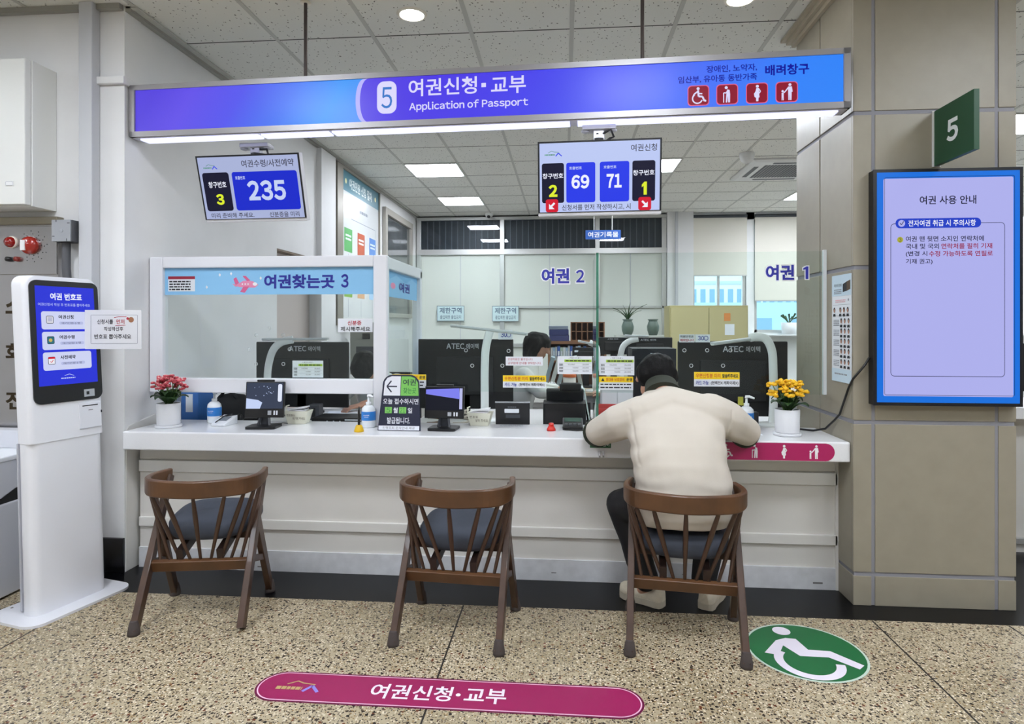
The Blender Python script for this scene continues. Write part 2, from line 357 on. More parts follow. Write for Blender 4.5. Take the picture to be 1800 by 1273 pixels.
# pillar ----------------------------------------------------------------------
stone = mat('pillar_tile', '#979080', .42, var=.035, vscale=14, bump=.03, bscale=260); grout = mat('pillar_grout', '#8b8b92', .7)
f = MB(); f.box(1.4, 2.134, 3.185, 3.925, 0, CEIL, grout)
zs = [0, .142, .162, .878, .898, 1.628, 1.648, 2.376, 2.396, CEIL]
xs = [1.395, 1.480, 1.497, 2.043, 2.060, 2.139]; ys = [3.18, 3.574, 3.586, 3.93]
for i in range(0, len(zs), 2):
    z0, z1 = zs[i], zs[i+1]
    for j in range(0, 6, 2): f.box(xs[j], xs[j+1], 3.18, 3.2, z0, z1, stone)
    for j in range(0, 4, 2): f.box(1.395, 1.41, ys[j]+(.02 if j == 0 else 0), ys[j+1], z0, z1, stone); f.box(2.12, 2.139, ys[j]+(.02 if j == 0 else 0), ys[j+1], z0, z1, stone)
    f.box(1.41, 2.12, 3.91, 3.93, z0, z1, stone)
struct(f.build('wall_pillar', bevel=.002))
f = MB()
for k, (o_, z_) in enumerate(((.022, .07), (.045, .045), (.07, .02))): f.box(1.395-o_, 1.396, 3.19, 3.93+o_, CEIL-z_, CEIL-.0035, mat('moulding', '#b3a995', .5))
struct(f.build('trim_6'))
# hall behind and beside the camera
f = MB(); f.box(-6.6, -6.5, -4.5, 3.4, 0, CEIL, white_wall); struct(f.build('wall_hall_left'))
f = MB(); f.box(-6.5, 7.5, -4.6, -4.5, 0, CEIL, white_wall); struct(f.build('wall_hall_back'))
f = MB(); f.box(7.5, 7.6, -4.5, 10.3, 0, CEIL, white_wall); struct(f.build('wall_right'))
# ------------------------------------------------------------------ ceiling lights
lamp_m = mat('lamp_diffuser', '#ffffff', .5, emit=(.9, .955, 1.05, 1), es=PANEL_L); lframe = mat('lamp_frame', '#e6e6e2', .4)
def panel_light(x, y, label):
    t = thing('ceiling_light', label, 'ceiling light', (x, y, CEIL), group='square ceiling lights')
    m = MB(); m.box(-.293, .293, -.293, .293, -.006, -.001, lamp_m); m.build('diffuser', t)
    m = MB()
    for a in (-.295, .281): m.box(a, a+.014, -.295, .295, -.012, -.0005, lframe); m.box(-.281, .281, a, a+.014, -.012, -.0005, lframe)
    m.build('frame', t); return t
gx = lambda k: -2.3577+.6*k+.3
gy = lambda j: 3.7407+.6*j+.3
for x, y, lb in ((gx(1), gy(5), 'bright square ceiling panel light, nearer of the two above the left wall poster'),
                 (gx(1), gy(8), 'bright square ceiling panel light farther back, just in front of the small camera dome'),
                 (gx(5), gy(5), 'bright square ceiling panel light half hidden behind the screen showing 69 and 71'),
                 (gx(5), gy(2), 'bright square ceiling panel light showing as a thin strip under the blue sign'),
                 (gx(9), gy(8), 'bright ceiling panel light peeking out beside the stone pillar'),
                 (gx(9)+.6, gy(3), 'bright ceiling panel light at the right edge beyond the pillar, upper one'),
                 (gx(9)+1.8, gy(8), 'bright ceiling panel light at the right edge beyond the pillar, lower one')):
    panel_light(x, y, lb)
for x, y in ((gx(0), gy(-4)), (gx(4), gy(-4)), (gx(8), gy(-4)), (gx(0), gy(-8)), (gx(4), gy(-8)), (gx(8), gy(-8)), (gx(-4), gy(-4)), (gx(-4), gy(-8)), (gx(12), gy(-4)), (gx(12), gy(2)), (gx(13), gy(6))):  # unseen panel lights, added outside the view to brighten the room
    panel_light(x, y, 'unseen square ceiling panel light added out of view to brighten the hall')
def downlight(x, y, label):
    t = thing('downlight', label, 'downlight', (x, y, CEIL), group='round downlights before the sign')
    m = MB(); m.lathe([(.066, -.004), (.066, -.002), (.001, -.002)], mat('down_lamp', '#ffffff', .5, emit=(1, .97, .9, 1), es=DOWN_L)); m.build('lamp_disc', t)
    m = MB(); m.lathe([(.068, -.001), (.068, -.008), (.084, -.004), (.086, -.0005)], mat('down_ring', '#e8e2d4', .35)); m.build('ring', t)
downlight(-.858, 3.49, 'small round recessed downlight, left of the two near the sign rods'); downlight(.94, 3.47, 'small round recessed downlight cut by the top edge, right of the right sign rod')
# ================================================================== COUNTER
solid = mat('solid_surface', '#e9eaec', .22, var=.02, vscale=180, coat=.2)
cream = mat('counter_panel', '#d6d3cd', .5, var=.02, vscale=6); cream2 = mat('counter_trim', '#dad8d3', .45)
kick = mat('kick_board', '#d2d3d6', .5, var=.08, vscale=18)
t = thing('service_counter', 'long off-white panelled front of the service counter below the white worktop', 'counter', (-.49, 3.36, 0))
X0, X1 = -1.892, 1.884
m = MB(); m.box(X0, X1, 0, .14, 0, .684, cream); m.build('front_panel', t)
for z0, z1, y in ((.605, .684, -.004), (.535, .60, -.014), (.228, .282, -.014)):
    m = MB(); m.box(X0, X1, y, .002, z0, z1, cream2); m.build('moulding', t, bevel=.004)
m = MB(); m.box(X0, X1, -.012, .002, 0, .112, kick)
for (a, b, c) in ((1.76, .03, .022), (.42, .04, .012), (-.2, .075, .01), (-1.2, .02, .016), (1.1, .055, .008)): m.box(a, a+c*2.2, -.0125, -.011, b, b+c*.4, mat('scuff', '#6d6b6a', .7))
m.build('kick_board', t, bevel=.003)
m = MB(); m.box(1.872, 1.886, -.014, 0, 0, .684, cream2); m.build('edge_strip', t)
m = MB(); m.prism([(0, 0), (.26, 0), (.26, .835), (.02, .8), (0, .78)], (-2.402, 3.275, 0), (0, 1, 0), (0, 0, 1), .016, cream2)
tag(m.build('side_panel', bevel=.003), 'thin upright cream end board closing the counter at the left wall', 'end board')
W = MB(); W.box(-2.372, 1.392, 3.2, 3.64, .686, .785, solid)
tag(W.build('worktop', bevel=.008, seg=3), 'long white speckled worktop of the service counter', 'worktop')
# things fixed on the worktop edge
magenta = mat('magenta_vinyl', '#b01e5e', .4); pwhite = mat('print_white', '#f1eef2', .5); pgreen = mat('print_green', '#1c5a37', .45)
m = MB(); p = P2(m, at(1250, 783, 3.197), Vector((1, 0, 0))*.75, (0, 0, -.09), 250, 30)
a = at(1268, 784, 3.198).x; b = at(1468, 784, 3.198).x
p = P2(m, (a-.06, 3.1985, .778), (b-a+.06, 0, 0), (0, 0, -.086), 216, 31)
p.poly([(0, 0)]+[(200+15.5*math.sin(math.radians(i*18)), 15.5-15.5*math.cos(math.radians(i*18))) for i in range(11)]+[(0, 31)], magenta, 1)
for k, cx in (('wheelchair', 30), ('elder', 80), ('pregnant', 129), ('family', 180)): icon(p, k, cx, 15.5, 24, pwhite, 2)
m.v = [(x, y, z) for x, y, z in m.v]
tag(m.build('accessibility_sticker'), 'crimson strip with four white priority-seat pictograms on the counter edge', 'sticker')
m = MB(); p = P2(m, (at(1037, 780, 3.2).x, 3.1985, .775), (.105, 0, 0), (0, 0, -.036), 100, 36); p.rect(0, 0, 100, 36, pgreen, 1); p.text('지팡이걸이', 8, 8, 92, 28, pwhite, 2, .02)
tag(m.build('cane_hook_label'), 'small green label with white writing stuck on the counter edge', 'label')
m = MB(); hk = mat('hook_white', '#dfe0e3', .3)
hx = at(1057, 803, 3.19).x; m.box(hx-.018, hx+.018, 3.194, 3.1995, .692, .733, hk)
for s_ in (-.009, .009): m.tube([(hx+s_, 3.194, .722), (hx+s_, 3.178, .712), (hx+s_, 3.174, .7), (hx+s_, 3.166, .71)], .004, hk, 8)
tag(m.build('cane_hook'), 'white double walking-cane hook under the small green label', 'hook')

# ================================================================== BIG SIGN
sa = mat('sign_frame', '#9f9d9e', .38, .5)
def m_sign(name, stops):
    m = bpy.data.materials.new(name); m.use_nodes = True; nt = m.node_tree; N = nt.nodes; L = nt.links; p = N['Principled BSDF']
    tc = N.new('ShaderNodeTexCoord'); sp = N.new('ShaderNodeSeparateXYZ'); L.new(tc.outputs['Object'], sp.inputs[0])
    r = N.new('ShaderNodeValToRGB'); mr = N.new('ShaderNodeMapRange'); mr.inputs[1].default_value = 0; mr.inputs[2].default_value = 3.75
    ad = N.new('ShaderNodeMath'); ad.operation = 'MULTIPLY_ADD'; ad.inputs[1].default_value = -.6; L.new(sp.outputs[2], ad.inputs[0]); L.new(sp.outputs[0], ad.inputs[2]); L.new(ad.outputs[0], mr.inputs[0])
    L.new(mr.outputs[0], r.inputs[0]); e = r.color_ramp.elements; e[0].position = stops[0][0]; e[0].color = lin(stops[0][1]); e[1].position = stops[-1][0]; e[1].color = lin(stops[-1][1])
    for pos, c in stops[1:-1]: q = e.new(pos); q.color = lin(c)
    L.new(r.outputs[0], p.inputs['Emission Color']); p.inputs['Emission Strength'].default_value = .92
    p.inputs['Base Color'].default_value = (.02, .02, .04, 1); p.inputs['Roughness'].default_value = .3; p.inputs['Specular IOR Level'].default_value = .2; return m
SL = Vector((-2.393, 3.285, 0)); SR = Vector((1.358, 3.118, 0)); sang = math.atan2(SR.y-SL.y, SR.x-SL.x); SW = (SR-SL).length
t = thing('counter_sign', 'long illuminated blue and violet sign hanging over the counter, numbered 5', 'sign', (SL.x, SL.y, 2.394), sang)
SH = .286; D = .115; fw = .03
m = MB(); m.box(0, SW, 0, D, 0, fw, sa); m.box(0, SW, 0, D, SH-.028, SH, sa); m.box(0, .032, 0, D, 0, SH, sa); m.box(SW-.032, SW, 0, D, 0, SH, sa); m.box(.01, SW-.01, D-.01, D, .01, SH-.01, sa)
m.box(.026, .03, -.002, 0, fw, SH-.028, sa); m.box(SW-.03, SW-.026, -.002, 0, fw, SH-.028, sa)
m.build('frame', t)
m = MB(); faceA = m_sign('sign_print_blue', ((0, '#5540e2'), (.06, '#6450ee'), (.14, '#5455f2'), (.22, '#3f76f6'), (.29, '#2b97fa'), (.36, '#4f92fa'), (.5, '#4b8cf8'))); faceB = m_sign('sign_print_violet', ((.3, '#5a44e8'), (.42, '#4b35ea'), (.55, '#4740f0'), (.68, '#3e4ff6'), (.82, '#3f74fb'), (.9, '#2a84ff'), (1, '#1f86ff')))
lil = screen('sign_lilac', '#b9b6fb'); slw = screen('sign_white', '#dcd9fb'); navy = screen('sign_navy', '#12129a'); red = screen('sign_maroon', '#8c1a30'); redb = screen('sign_red_edge', '#e0638c'); sblue = screen('sign_blue5', '#3a78c8')
Wp = SW/.002; Hp = 114   # 2 mm units across, 114 units of face height
p = P2(m, (.032, .008, SH-.028), (SW-.064, 0, 0), (0, 0, -(SH-.058)), (SW-.064)*500, 114, .0007)
ux = lambda px: ((px-232)/(1489-232))*(SW-.064)*500
def uy(px, py):
    k = (px-232)/(1489-232); t0 = 159.5-k*(159.5-93); b0 = 233-k*(233-177.5); return (py-t0)/(b0-t0)*114
ux2 = lambda px: ux(px)*.985+ux(px)**2*8e-6 if False else ux(px)
ac = ux(667)+6+78; UW = (SW-.064)*500
arc = [(ac-78*math.cos(math.radians(a)), 57+57*math.sin(math.radians(a*90/46))) for a in range(-46, 47, 4)]
arc2 = [(ac-90*math.cos(math.radians(a*.93)), 57+57*math.sin(math.radians(a*90/46))) for a in range(-46, 47, 4)]
p.poly([(0, 0)]+arc2+[(0, 114)], faceA, 0); p.poly([(UW, 114)]+arc[::-1]+[(UW, 0)], faceB, 0); p.poly(arc2[::-1]+arc, lil, 0)
p.rrect(ux(703), uy(703, 141), ux(739), uy(739, 197), 12*1.6, slw, 2, 8); p.text('5', ux(711), uy(711, 151), ux(731), uy(731, 188), sblue, 3, .005)
def st(s_, x0, y0, x1, y1, mm, bold): p.text(s_, ux(x0), uy(x0, y0), ux(x1), uy((x0+x1)/2, y1)-(uy((x0+x1)/2, y0)-uy(x0, y0)), mm, 3, bold)
st('여권신청', 761, 137, 884, 168, slw, .016); p.rect(ux(892), uy(892, 143), ux(900), uy(900, 150), slw, 3); st('교부', 909, 132, 970, 163, slw, .016)
st('Application of Passport', 762, 178, 974, 196, slw, .02)
st('장애인, 노약자,', 1273, 113, 1354, 126, navy, .016); st('임산부, 유아동 동반가족', 1227, 132, 1354, 145, navy, .016); st('배려창구', 1367, 112, 1436, 131, navy, .026)
for k, x in (('wheelchair', 1260), ('elder', 1306.5), ('pregnant', 1354), ('family', 1401)):
    x0, x1 = ux(x-17.5), ux(x+17.5); yc = uy(x, 165.5-(x-1260)*.042); hh = 25
    p.rrect(x0, yc-hh, x1, yc+hh, 9, redb, 2); p.rrect(x0+2, yc-hh+2, x1-2, yc+hh-2, 8, red, 3); icon(p, k, (x0+x1)/2, yc, 40, slw, 4)
m.build('face', t)
m = MB(); m.box(.012, SW-.012, .012, D-.012, -.004, 0, mat('sign_tray', '#c9c9d2', .4, .3)); m.build('tray', t)
strip = mat('led_strip', '#ffffff', .4, emit=(.56, .6, 1, 1), es=STRIP_L)
for a, b in ((.05, .74), (.76, 1.14), (1.16, 2.42), (2.46, SW-.05)):
    m = MB(); m.box(a, b, .022, D-.022, -.012, -.004, strip); m.build('light_strip', t)
rod = mat('rod_brown', '#4f4744', .4, .5)
for rx in (-1.394, .388):
    m = MB(); k = (rx-SL.x)/math.cos(sang); m.tube([(k, .05, SH-.002), (k, .05, CEIL-2.394-.002)], .0095, rod, 10); m.lathe([(.0, 0), (.03, 0), (.028, .006), (.012, .016)], mat('down_ring'), (k, .05, CEIL-2.394-.018), 16); m.build('hanging_rod', t)

# ================================================================== CALL SCREENS
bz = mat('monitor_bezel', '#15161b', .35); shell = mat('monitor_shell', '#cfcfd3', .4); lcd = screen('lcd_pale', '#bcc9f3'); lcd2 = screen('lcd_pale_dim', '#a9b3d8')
ink = mat('screen_ink', '#14141c', .5, emit=(.03, .03, .06, 1)); dk = screen('tile_dark', '#171730'); bl = screen('tile_blue', '#2a3ce8'); bl2 = screen('tile_blue_deep', '#1b2ccb'); wt = screen('glyph_white', '#eef1ff'); wt2 = screen('glyph_pale', '#c6d2f4'); yl = screen('glyph_yellow', '#dfee30'); rd = screen('tile_red', '#d01c33')
blk = mat('black_plastic', '#101012', .4); stl = mat('bracket_white', '#c4c4cc', .35, .4)
def call_screen(c, wd, ht, tilt, label, draw, lcdm, loop):
    t = thing('call_screen', label, 'screen', c, sang, 'call number screens under the sign')
    R = Matrix.Rotation(tilt, 4, 'X')
    m = MB(); m.T = R; m.box(-wd/2, wd/2, 0, .045, -ht/2-.018, ht/2, shell); m.box(-wd*.3, wd*.3, .045, .075, -ht*.3, ht*.25, shell); m.build('housing', t, bevel=.004)
    m = MB(); m.T = R; m.box(-wd/2, wd/2, -.004, .001, -ht/2, ht/2, bz); m.build('bezel', t)
    m = MB(); m.T = R; p = P2(m, (-wd/2+.009, -.0045, ht/2-.009), (wd-.018, 0, 0), (0, 0, -ht+.012), 160, 90); p.rect(0, 0, 160, 90, lcdm, 0); draw(p); m.build('display', t)
    top = Vector((0, .03, ht/2)); dz = 2.388-c[2]
    m = MB(); m.box(-.028, .028, .035, .075, ht/2-.06, dz-.015, stl); m.box(-.085, .085, .02, .095, dz-.03, dz-.006, stl)
    for s_ in (-.07, .07): m.lathe([(0.0, -.012), (.02, -.01), (.022, 0), (.0, .004)], stl, (s_, .05, dz-.028), 14)
    m.build('bracket', t, bevel=.004)
    m = MB(); m.lathe([(.031, 0), (.031, .012)], blk, (0, .055, ht/2+.012), 16)
    for z_ in (.03, .055): m.lathe([(.006, 0), (.006, .003), (.0, .003)], blk, (-.008, .033, ht/2+z_-.01), 10)
    m.tube([(.03, .04, dz-.04), (.075, .03, dz-.045), (.085, .03, dz-.075), (.06, .03, ht/2+.01), (.0, .03, ht/2+.02)] if loop else [(.02, .04, dz-.05), (.06, .03, dz-.03), (.075, .03, dz-.07), (.055, .035, ht/2+.02), (.03, .035, ht/2)], .0065, blk, 8); m.build('cable', t)
    return t
def draw235(p):
    logo(p, 8, 9, 30, 17, mat('logo_green', '#3b6b58', .5, emit=lin('#3b6b58')), bl, 1); p.text('여권수령/사전예약', 70, 5.5, 153, 16, ink, 1, .012)
    p.rrect(4, 22, 47, 78, 4, dk, 1); p.rrect(52, 22, 156, 78, 4, bl2, 1)
    p.text('창구번호', 12, 35, 41, 44, wt, 2, .02); p.text('3', 21, 53, 34, 69, yl, 2, .05)
    p.text('호출번호', 57, 28, 73, 33, wt2, 2, .02); p.text('235', 74, 35, 135, 64, wt2, 2, .04)
    p.text('미리 준비해 주세요.', 9, 81, 79, 88.5, ink, 1, .012); p.text('신분증을 미리', 104, 81, 152, 88.5, ink, 1, .012)
def draw69(p):
    logo(p, 7, 9, 30, 17, mat('logo_green'), bl, 1); p.text('여권신청', 122, 5, 156, 14, ink, 1, .012)
    p.rrect(3, 26, 33, 78, 3, dk, 1); p.rrect(36, 26, 75, 78, 3, bl, 1); p.rrect(81, 26, 120, 78, 3, bl, 1); p.rrect(124, 26, 154, 78, 3, dk, 1)
    p.text('창구번호', 4, 39, 32, 46, wt, 2, .02); p.text('2', 12, 54, 24, 70, yl, 2, .05); p.text('창구번호', 125, 38, 153, 45, wt, 2, .02); p.poly([(136.5, 57), (140, 53.2), (143.2, 53.2), (143.2, 70), (139, 70), (139, 58.5), (136.5, 60.3)], yl, 2)
    p.text('호출번호', 40, 31, 57, 35, wt2, 2, .02); p.text('69', 43, 42, 67, 60, wt, 2, .04); p.text('호출번호', 86, 31, 103, 35, wt2, 2, .02); p.text('71', 90, 42, 110, 60, wt, 2, .04)
    for x, s_ in ((8, 1), (132, -1)):
        p.rrect(x, 73, x+17, 90, 3, rd, 3); c = x+8.5
        p.line([(c+3.5*s_, 78), (c-2.5*s_, 84)], 2.6, wt, 4); p.poly([(c-4*s_, 79), (c-4*s_, 86), (c+3.5*s_, 86)], wt, 4)
    p.text('신청서를 먼저 작성하시고, 시', 30, 80.5, 122, 88.5, ink, 1, .012)
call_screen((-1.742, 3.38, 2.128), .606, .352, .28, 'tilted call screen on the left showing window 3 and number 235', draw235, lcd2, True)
call_screen((.174, 3.215, 2.113), .62, .358, .1, 'call screen in the middle showing numbers 69 and 71', draw69, lcd, False)

# ================================================================== PORTRAIT NOTICE SCREEN ON THE PILLAR
t = thing('notice_screen', 'tall portrait notice screen mounted on the stone pillar', 'screen', (1.797, 3.18, .978))
m = MB(); m.box(-.333, .333, -.05, -.002, 0, 1.118, blk); m.build('housing', t, bevel=.003)
m = MB(); m.box(-.335, .335, -.056, -.048, -.002, 1.12, bz); m.build('bezel', t, bevel=.002)
m = MB(); tb = screen('tv_blue', '#1a70dc'); tl = screen('tv_lilac', '#aeb0ec'); tdk = screen('tv_ink', '#1b1b35'); tred = screen('tv_red', '#94123a'); tbl = screen('tv_royal', '#2340c4')
p = P2(m, (-.319, -.0565, 1.104), (.638, 0, 0), (0, 0, -1.09), 245, 402, .0006)
p.rect(0, 0, 245, 402, tb, 1); p.rrect(11, 11, 234, 391, 3, tl, 2); p.frame(13, 9, 236, 389, 3, .7, tdk, 3); p.text('여권 사용 안내', 74, 42, 171, 57, tdk, 3, .016)
p.frame(24, 90, 219, 356, 6, .9, tdk, 3); p.rrect(32, 81, 179, 98, 8, tbl, 4); p.disk(42.5, 89.5, 6, tl, 5); p.line([(39.5, 89), (42, 92), (46, 86)], 1.2, tdk, 6); p.text('전자여권 취급 시 주의사항', 54, 84, 170, 95, wt, 5, .012)
p.disk(40, 118, 5.2, screen('tv_olive', '#a8a83a'), 4); p.text('3', 38, 114.8, 42, 121.4, tdk, 5)
p.text('여권 맨 뒷면 소지인 연락처에', 50, 112, 184, 121.5, tdk, 3, .013); p.text('국내 및 국외', 50, 125, 107, 134.5, tdk, 3, .013); p.text('연락처를 필히 기재', 111, 125, 198, 134.5, tred, 3, .016)
p.text('(변경 시', 50, 138, 87, 148, tdk, 3, .013); p.text('수정 가능하도록 연필로', 90, 138, 199, 147.5, tred, 3, .016); p.text('기재 권고)', 50, 151.5, 96, 161.5, tdk, 3, .013)
m.build('display', t)
# green flag sign 5
t = thing('number_flag', 'green flag sign with a white 5 standing out from the pillar', 'sign', (1.776, 3.18, 2.12))
fg = mat('flag_green', '#17472a', .5); m = MB(); m.box(-.011, .011, -.3, -.004, 0, .262, fg)
p = P2(m, (-.0112, -.004, .262), (0, -.296, 0), (0, 0, -.262), 100, 100); p.text('5', 34, 30, 63, 69, mat('flag_white', '#dfe5e1', .5), 1, .035)
p = P2(m, (.0112, -.3, .262), (0, .296, 0), (0, 0, -.262), 100, 100); p.text('5', 34, 30, 63, 69, mat('flag_white'), 1, .035); m.build('flag', t)
m = MB(); m.box(-.019, .019, -.006, -.0005, -.003, .265, mat('flag_mount', '#d8d8d4', .4)); m.build('mount', t)
# photo guide poster on the pillar side
pm = MB(); paper = mat('paper', '#e2e6ec', .7); skyp = mat('poster_sky', '#c7dbe8', .6); pk = mat('print_dark', '#22242a', .7); skin_p = mat('print_skin', '#b88a76', .7); gtx = mat('print_grey', '#8a8f98', .7); pnk = mat('print_pink', '#d9a0a6', .7)
p = P2(pm, (1.3925, 3.415, 1.612), (0, -.222, 0), (0, 0, -.542), 100, 245, .0006)
pm.add([p.p(0, 0, 1), p.p(100, 0, 1), p.p(100, 245, 1), p.p(0, 245, 1), p.p(0, 0, -2), p.p(100, 0, -2), p.p(100, 245, -2), p.p(0, 245, -2)], [(0, 3, 2, 1), (4, 5, 6, 7), (0, 1, 5, 4), (1, 2, 6, 5), (2, 3, 7, 6), (3, 0, 4, 7)], paper)
p.rect(0, 0, 100, 48, skyp, 2); p.rect(0, 215, 100, 245, skyp, 2); p.text('여권사진 안내', 12, 20, 52, 27, pk, 3); p.poly([(58, 22), (78, 17), (78, 38), (58, 40)], pk, 3); p.poly([(78, 17), (96, 14), (96, 35), (78, 38)], mat('print_brown', '#5a4632', .7), 3); p.scribble(12, 32, 52, 44, gtx, 3, 3); p.scribble(20, 56, 72, 64, pnk, 3, 2); p.disk(86, 58, 3, gtx, 3)
for r_, y in enumerate((80, 105, 128, 151, 174, 198)):
    xs_ = (14, 45, 64, 83) if r_ == 0 else (50, 68, 87)
    for x in xs_:
        p.disk(x, y, 5, pk, 3, 12, 6); p.disk(x, y+2, 3.6, skin_p, 4, 10, 4.5); p.poly([(x-7, y+15), (x+7, y+15), (x+5, y+9), (x-5, y+9)], pk, 3)
    if r_: p.scribble(10, y-3, 40, y+12, gtx, 3, 4)
    p.rect(6, y-12, 97, y-11.4, gtx, 2)
p.scribble(15, 224, 80, 230, gtx, 3, 1)
tag(pm.build('photo_guide_poster'), 'narrow passport photo guide poster taped to the side of the pillar', 'poster')
# power cable from the notice screen down the pillar to the counter
m = MB(); m.tube([(1.462, 3.165, 1.2), (1.44, 3.155, 1.17), (1.41, 3.158, 1.13), (1.388, 3.164, 1.1), (1.383, 3.2, 1.055), (1.383, 3.26, .97), (1.383, 3.3, .91), (1.382, 3.36, .87), (1.36, 3.42, .815), (1.33, 3.5, .792), (1.28, 3.56, .79)], .0055, blk, 8)
tag(m.build('power_cable'), 'black power cable running from the notice screen down to the counter', 'cable')
# ================================================================== FLOOR STICKERS
m = MB(); a = Vector((-1.152, 2.292, 0)); b = Vector((.285, 2.292, 0))
p = P2(m, (-1.157, 2.388, .0012), (1.442, 0, 0), (0, -.194, 0), 1442, 194, .0004)
rim = mat('sticker_rim', '#6d1240', .5); p.rrect(0, 0, 1442, 194, 97, rim, 0, 14); p.rrect(8, 8, 1434, 186, 89, mat('pale_pink', '#e9b9d0', .5), 1, 14); p.rrect(13, 13, 1429, 181, 84, mat('floor_magenta', '#9c1c58', .45, var=.04, vscale=5), 2, 14)
flw = mat('floor_white', '#ece4f0', .5)
p.text('여권신청', 440, 54, 745, 146, flw, 3, .017); p.disk(768, 102, 9, flw, 3); p.text('교부', 792, 54, 945, 146, flw, 3, .017)
logo(p, 80, 52, 245, 128, mat('sticker_gold', '#b9a06a', .5), mat('sticker_lilac', '#8f86d8', .5), 3)
tag(m.build('floor_sticker'), 'long crimson rounded floor sticker with white Korean lettering', 'floor sticker')
m = MB(); c = Vector((1.0, 2.715, 0)); th = math.radians(-4)
p = P2(m, (c.x-.235, c.y+.235, .0012), (.47, 0, 0), (0, -.47, 0), 200, 200, .0004)
p.disk(100, 100, 100, mat('pale_green', '#c9dccf', .5), 0, 48); p.disk(100, 100, 96, mat('floor_green', '#176a3a', .45, var=.04, vscale=8), 1, 48)
q = flw
p.disk(82, 29, 16, q, 3, 24)
p.poly([(60, 66), (80, 56), (98, 58), (106, 96), (143, 98), (181, 142), (168, 155), (132, 120), (84, 119), (67, 84), (48, 119), (26, 112)], q, 3)
p.arc(93, 137, 49, 6, 222, 15, q, 2, 26)
tag(m.build('wheelchair_floor_sticker'), 'round green floor sticker with a white wheelchair symbol', 'floor sticker')
# ================================================================== BOOTH SCREEN (window 3)
wf = mat('white_frame', '#e4e5ea', .4); gl = glass('clear_pane', (.95, .975, .965), 1.35, .0, .012, '#dfe9e0'); sky = mat('banner_sky', '#8dc3ea', .5, spec=.2); bnav = mat('banner_navy', '#1d2290', .5)  # clear pane carries a faint greenish-white reflection haze mixed into its colour
t = thing('booth_screen', 'white framed glass booth screen with a sky blue banner around window 3', 'screen', (-1.71, 3.5, .785))
bx = -1.71; L0 = -2.405-bx; L1 = -2.325-bx; R0 = -1.075-bx; R1 = -.998-bx; B0 = .967-.785; B1 = 1.05-.785; T0 = 1.688-.785; T1 = 1.752-.785
m = MB(); m.box(L0, L1, -.03, .03, B0, T1, wf); m.box(R0, R1, -.03, .03, 0, T1, wf); m.box(L1, R0, -.03, .03, T0, T1, wf); m.box(L1, R0, -.03, .03, B0, B1, wf); m.build('front_frame', t, bevel=.006)
m = MB(); m.box(L1, R0, -.004, .004, B1, T0, gl); m.build('pane', t)
m = MB(); p = P2(m, (L1, -.0052, T0), (R0-L1, 0, 0), (0, 0, -.155), 366, 46, .0006)
m.box(L1, R0, -.0056, -.0045, T0-.155, T0, sky)
p.rect(6, 14, 54, 40, paper, 2); p.rect(6, 14, 54, 19, mat('print_crimson', '#9c2038', .6), 3); p.scribble(8, 21, 46, 39, mat('print_dark'), 3, 4)
pinkp = mat('banner_pink', '#e58bb0', .5); p.poly([(126, 30), (140, 22), (156, 23), (166, 29), (160, 34), (142, 34), (132, 33)], pinkp, 2); p.poly([(140, 32), (150, 32), (142, 43), (134, 41)], mat('banner_rose', '#d4608f', .5), 3); p.poly([(146, 23), (152, 22), (144, 14), (138, 14)], mat('banner_rose'), 2); p.poly([(126, 30), (132, 26), (127, 16), (122, 19)], mat('banner_rose'), 2); p.poly([(120, 27), (124, 31), (128, 33), (128, 29)], pinkp, 2); p.disk(160, 28, 4, mat('print_white'), 3, 12, 3)
for x in (138, 143, 148): p.disk(x, 28, 1.4, mat('print_white'), 3, 8)
for x, y in ((98, 12), (75, 33), (118, 10), (170, 18)): p.poly([(x, y-3), (x+2, y), (x, y+3), (x-2, y)], mat('print_white'), 2)
p.text('여권찾는곳', 176, 12, 298, 36, bnav, 3, .035); p.text('3', 309, 12, 322, 35, bnav, 3, .03)
m.build('banner', t)
# return side running back into the office
RY = 4.36-3.5
m = MB(); xs0 = R1-.06
m.box(xs0, R1, RY-.05, RY, 0, T1-.02, wf); m.box(xs0, R1, .03, RY, T0-.01, T1-.005, wf); m.build('return_frame', t, bevel=.006)
m = MB(); m.box(R1-.034, R1-.026, .03, RY-.05, .0, T0-.01, gl); m.build('return_pane', t)
m = MB(); m.box(R1-.0255, R1-.0245, .035, RY-.055, T0-.165, T0-.012, sky); p = P2(m, (R1-.0238, .035, T0-.012), (0, RY-.09, 0), (0, 0, -.153), 100, 40, .0006)
p.text('여권', 38, 14, 72, 30, bnav, 3, .03); p.disk(20, 22, 7, pinkp, 2, 12, 5); p.poly([(0, 0), (12, 12), (30, 4), (60, 14), (80, 4), (100, 10), (100, 0)], mat('banner_sky_deep', '#6fb2e2', .5), 1); m.build('return_banner', t)
# paper notices in the booth
def notice(name, label, O, W, H, draw, m0=paper, w=100, back=.0012, d=(1, 0, 0), group=None):
    m = MB(); O = Vector(O); d = Vector(d).normalized(); n = d.cross(Vector((0, 0, 1)))
    p = P2(m, O, d*W, (0, 0, -H), w, w*H/W, .0006)
    a = [O, O+d*W, O+d*W-Vector((0, 0, H)), O-Vector((0, 0, H))]; b = [q-n*back for q in a]
    m.add(a+b, [(0, 3, 2, 1), (4, 5, 6, 7), (0, 1, 5, 4), (1, 2, 6, 5), (2, 3, 7, 6), (3, 0, 4, 7)], m0)
    draw(p); return tag(m.build(name), label, 'notice', group)
pd = mat('print_dark'); pr_ = mat('print_red', '#b5243a', .6); pb = mat('print_blue', '#2a3f9a', .6); pg = mat('print_lime', '#a9cf3a', .6); py_ = mat('print_yellow', '#f2cf1e', .55); por = mat('print_orange', '#d2701e', .6)
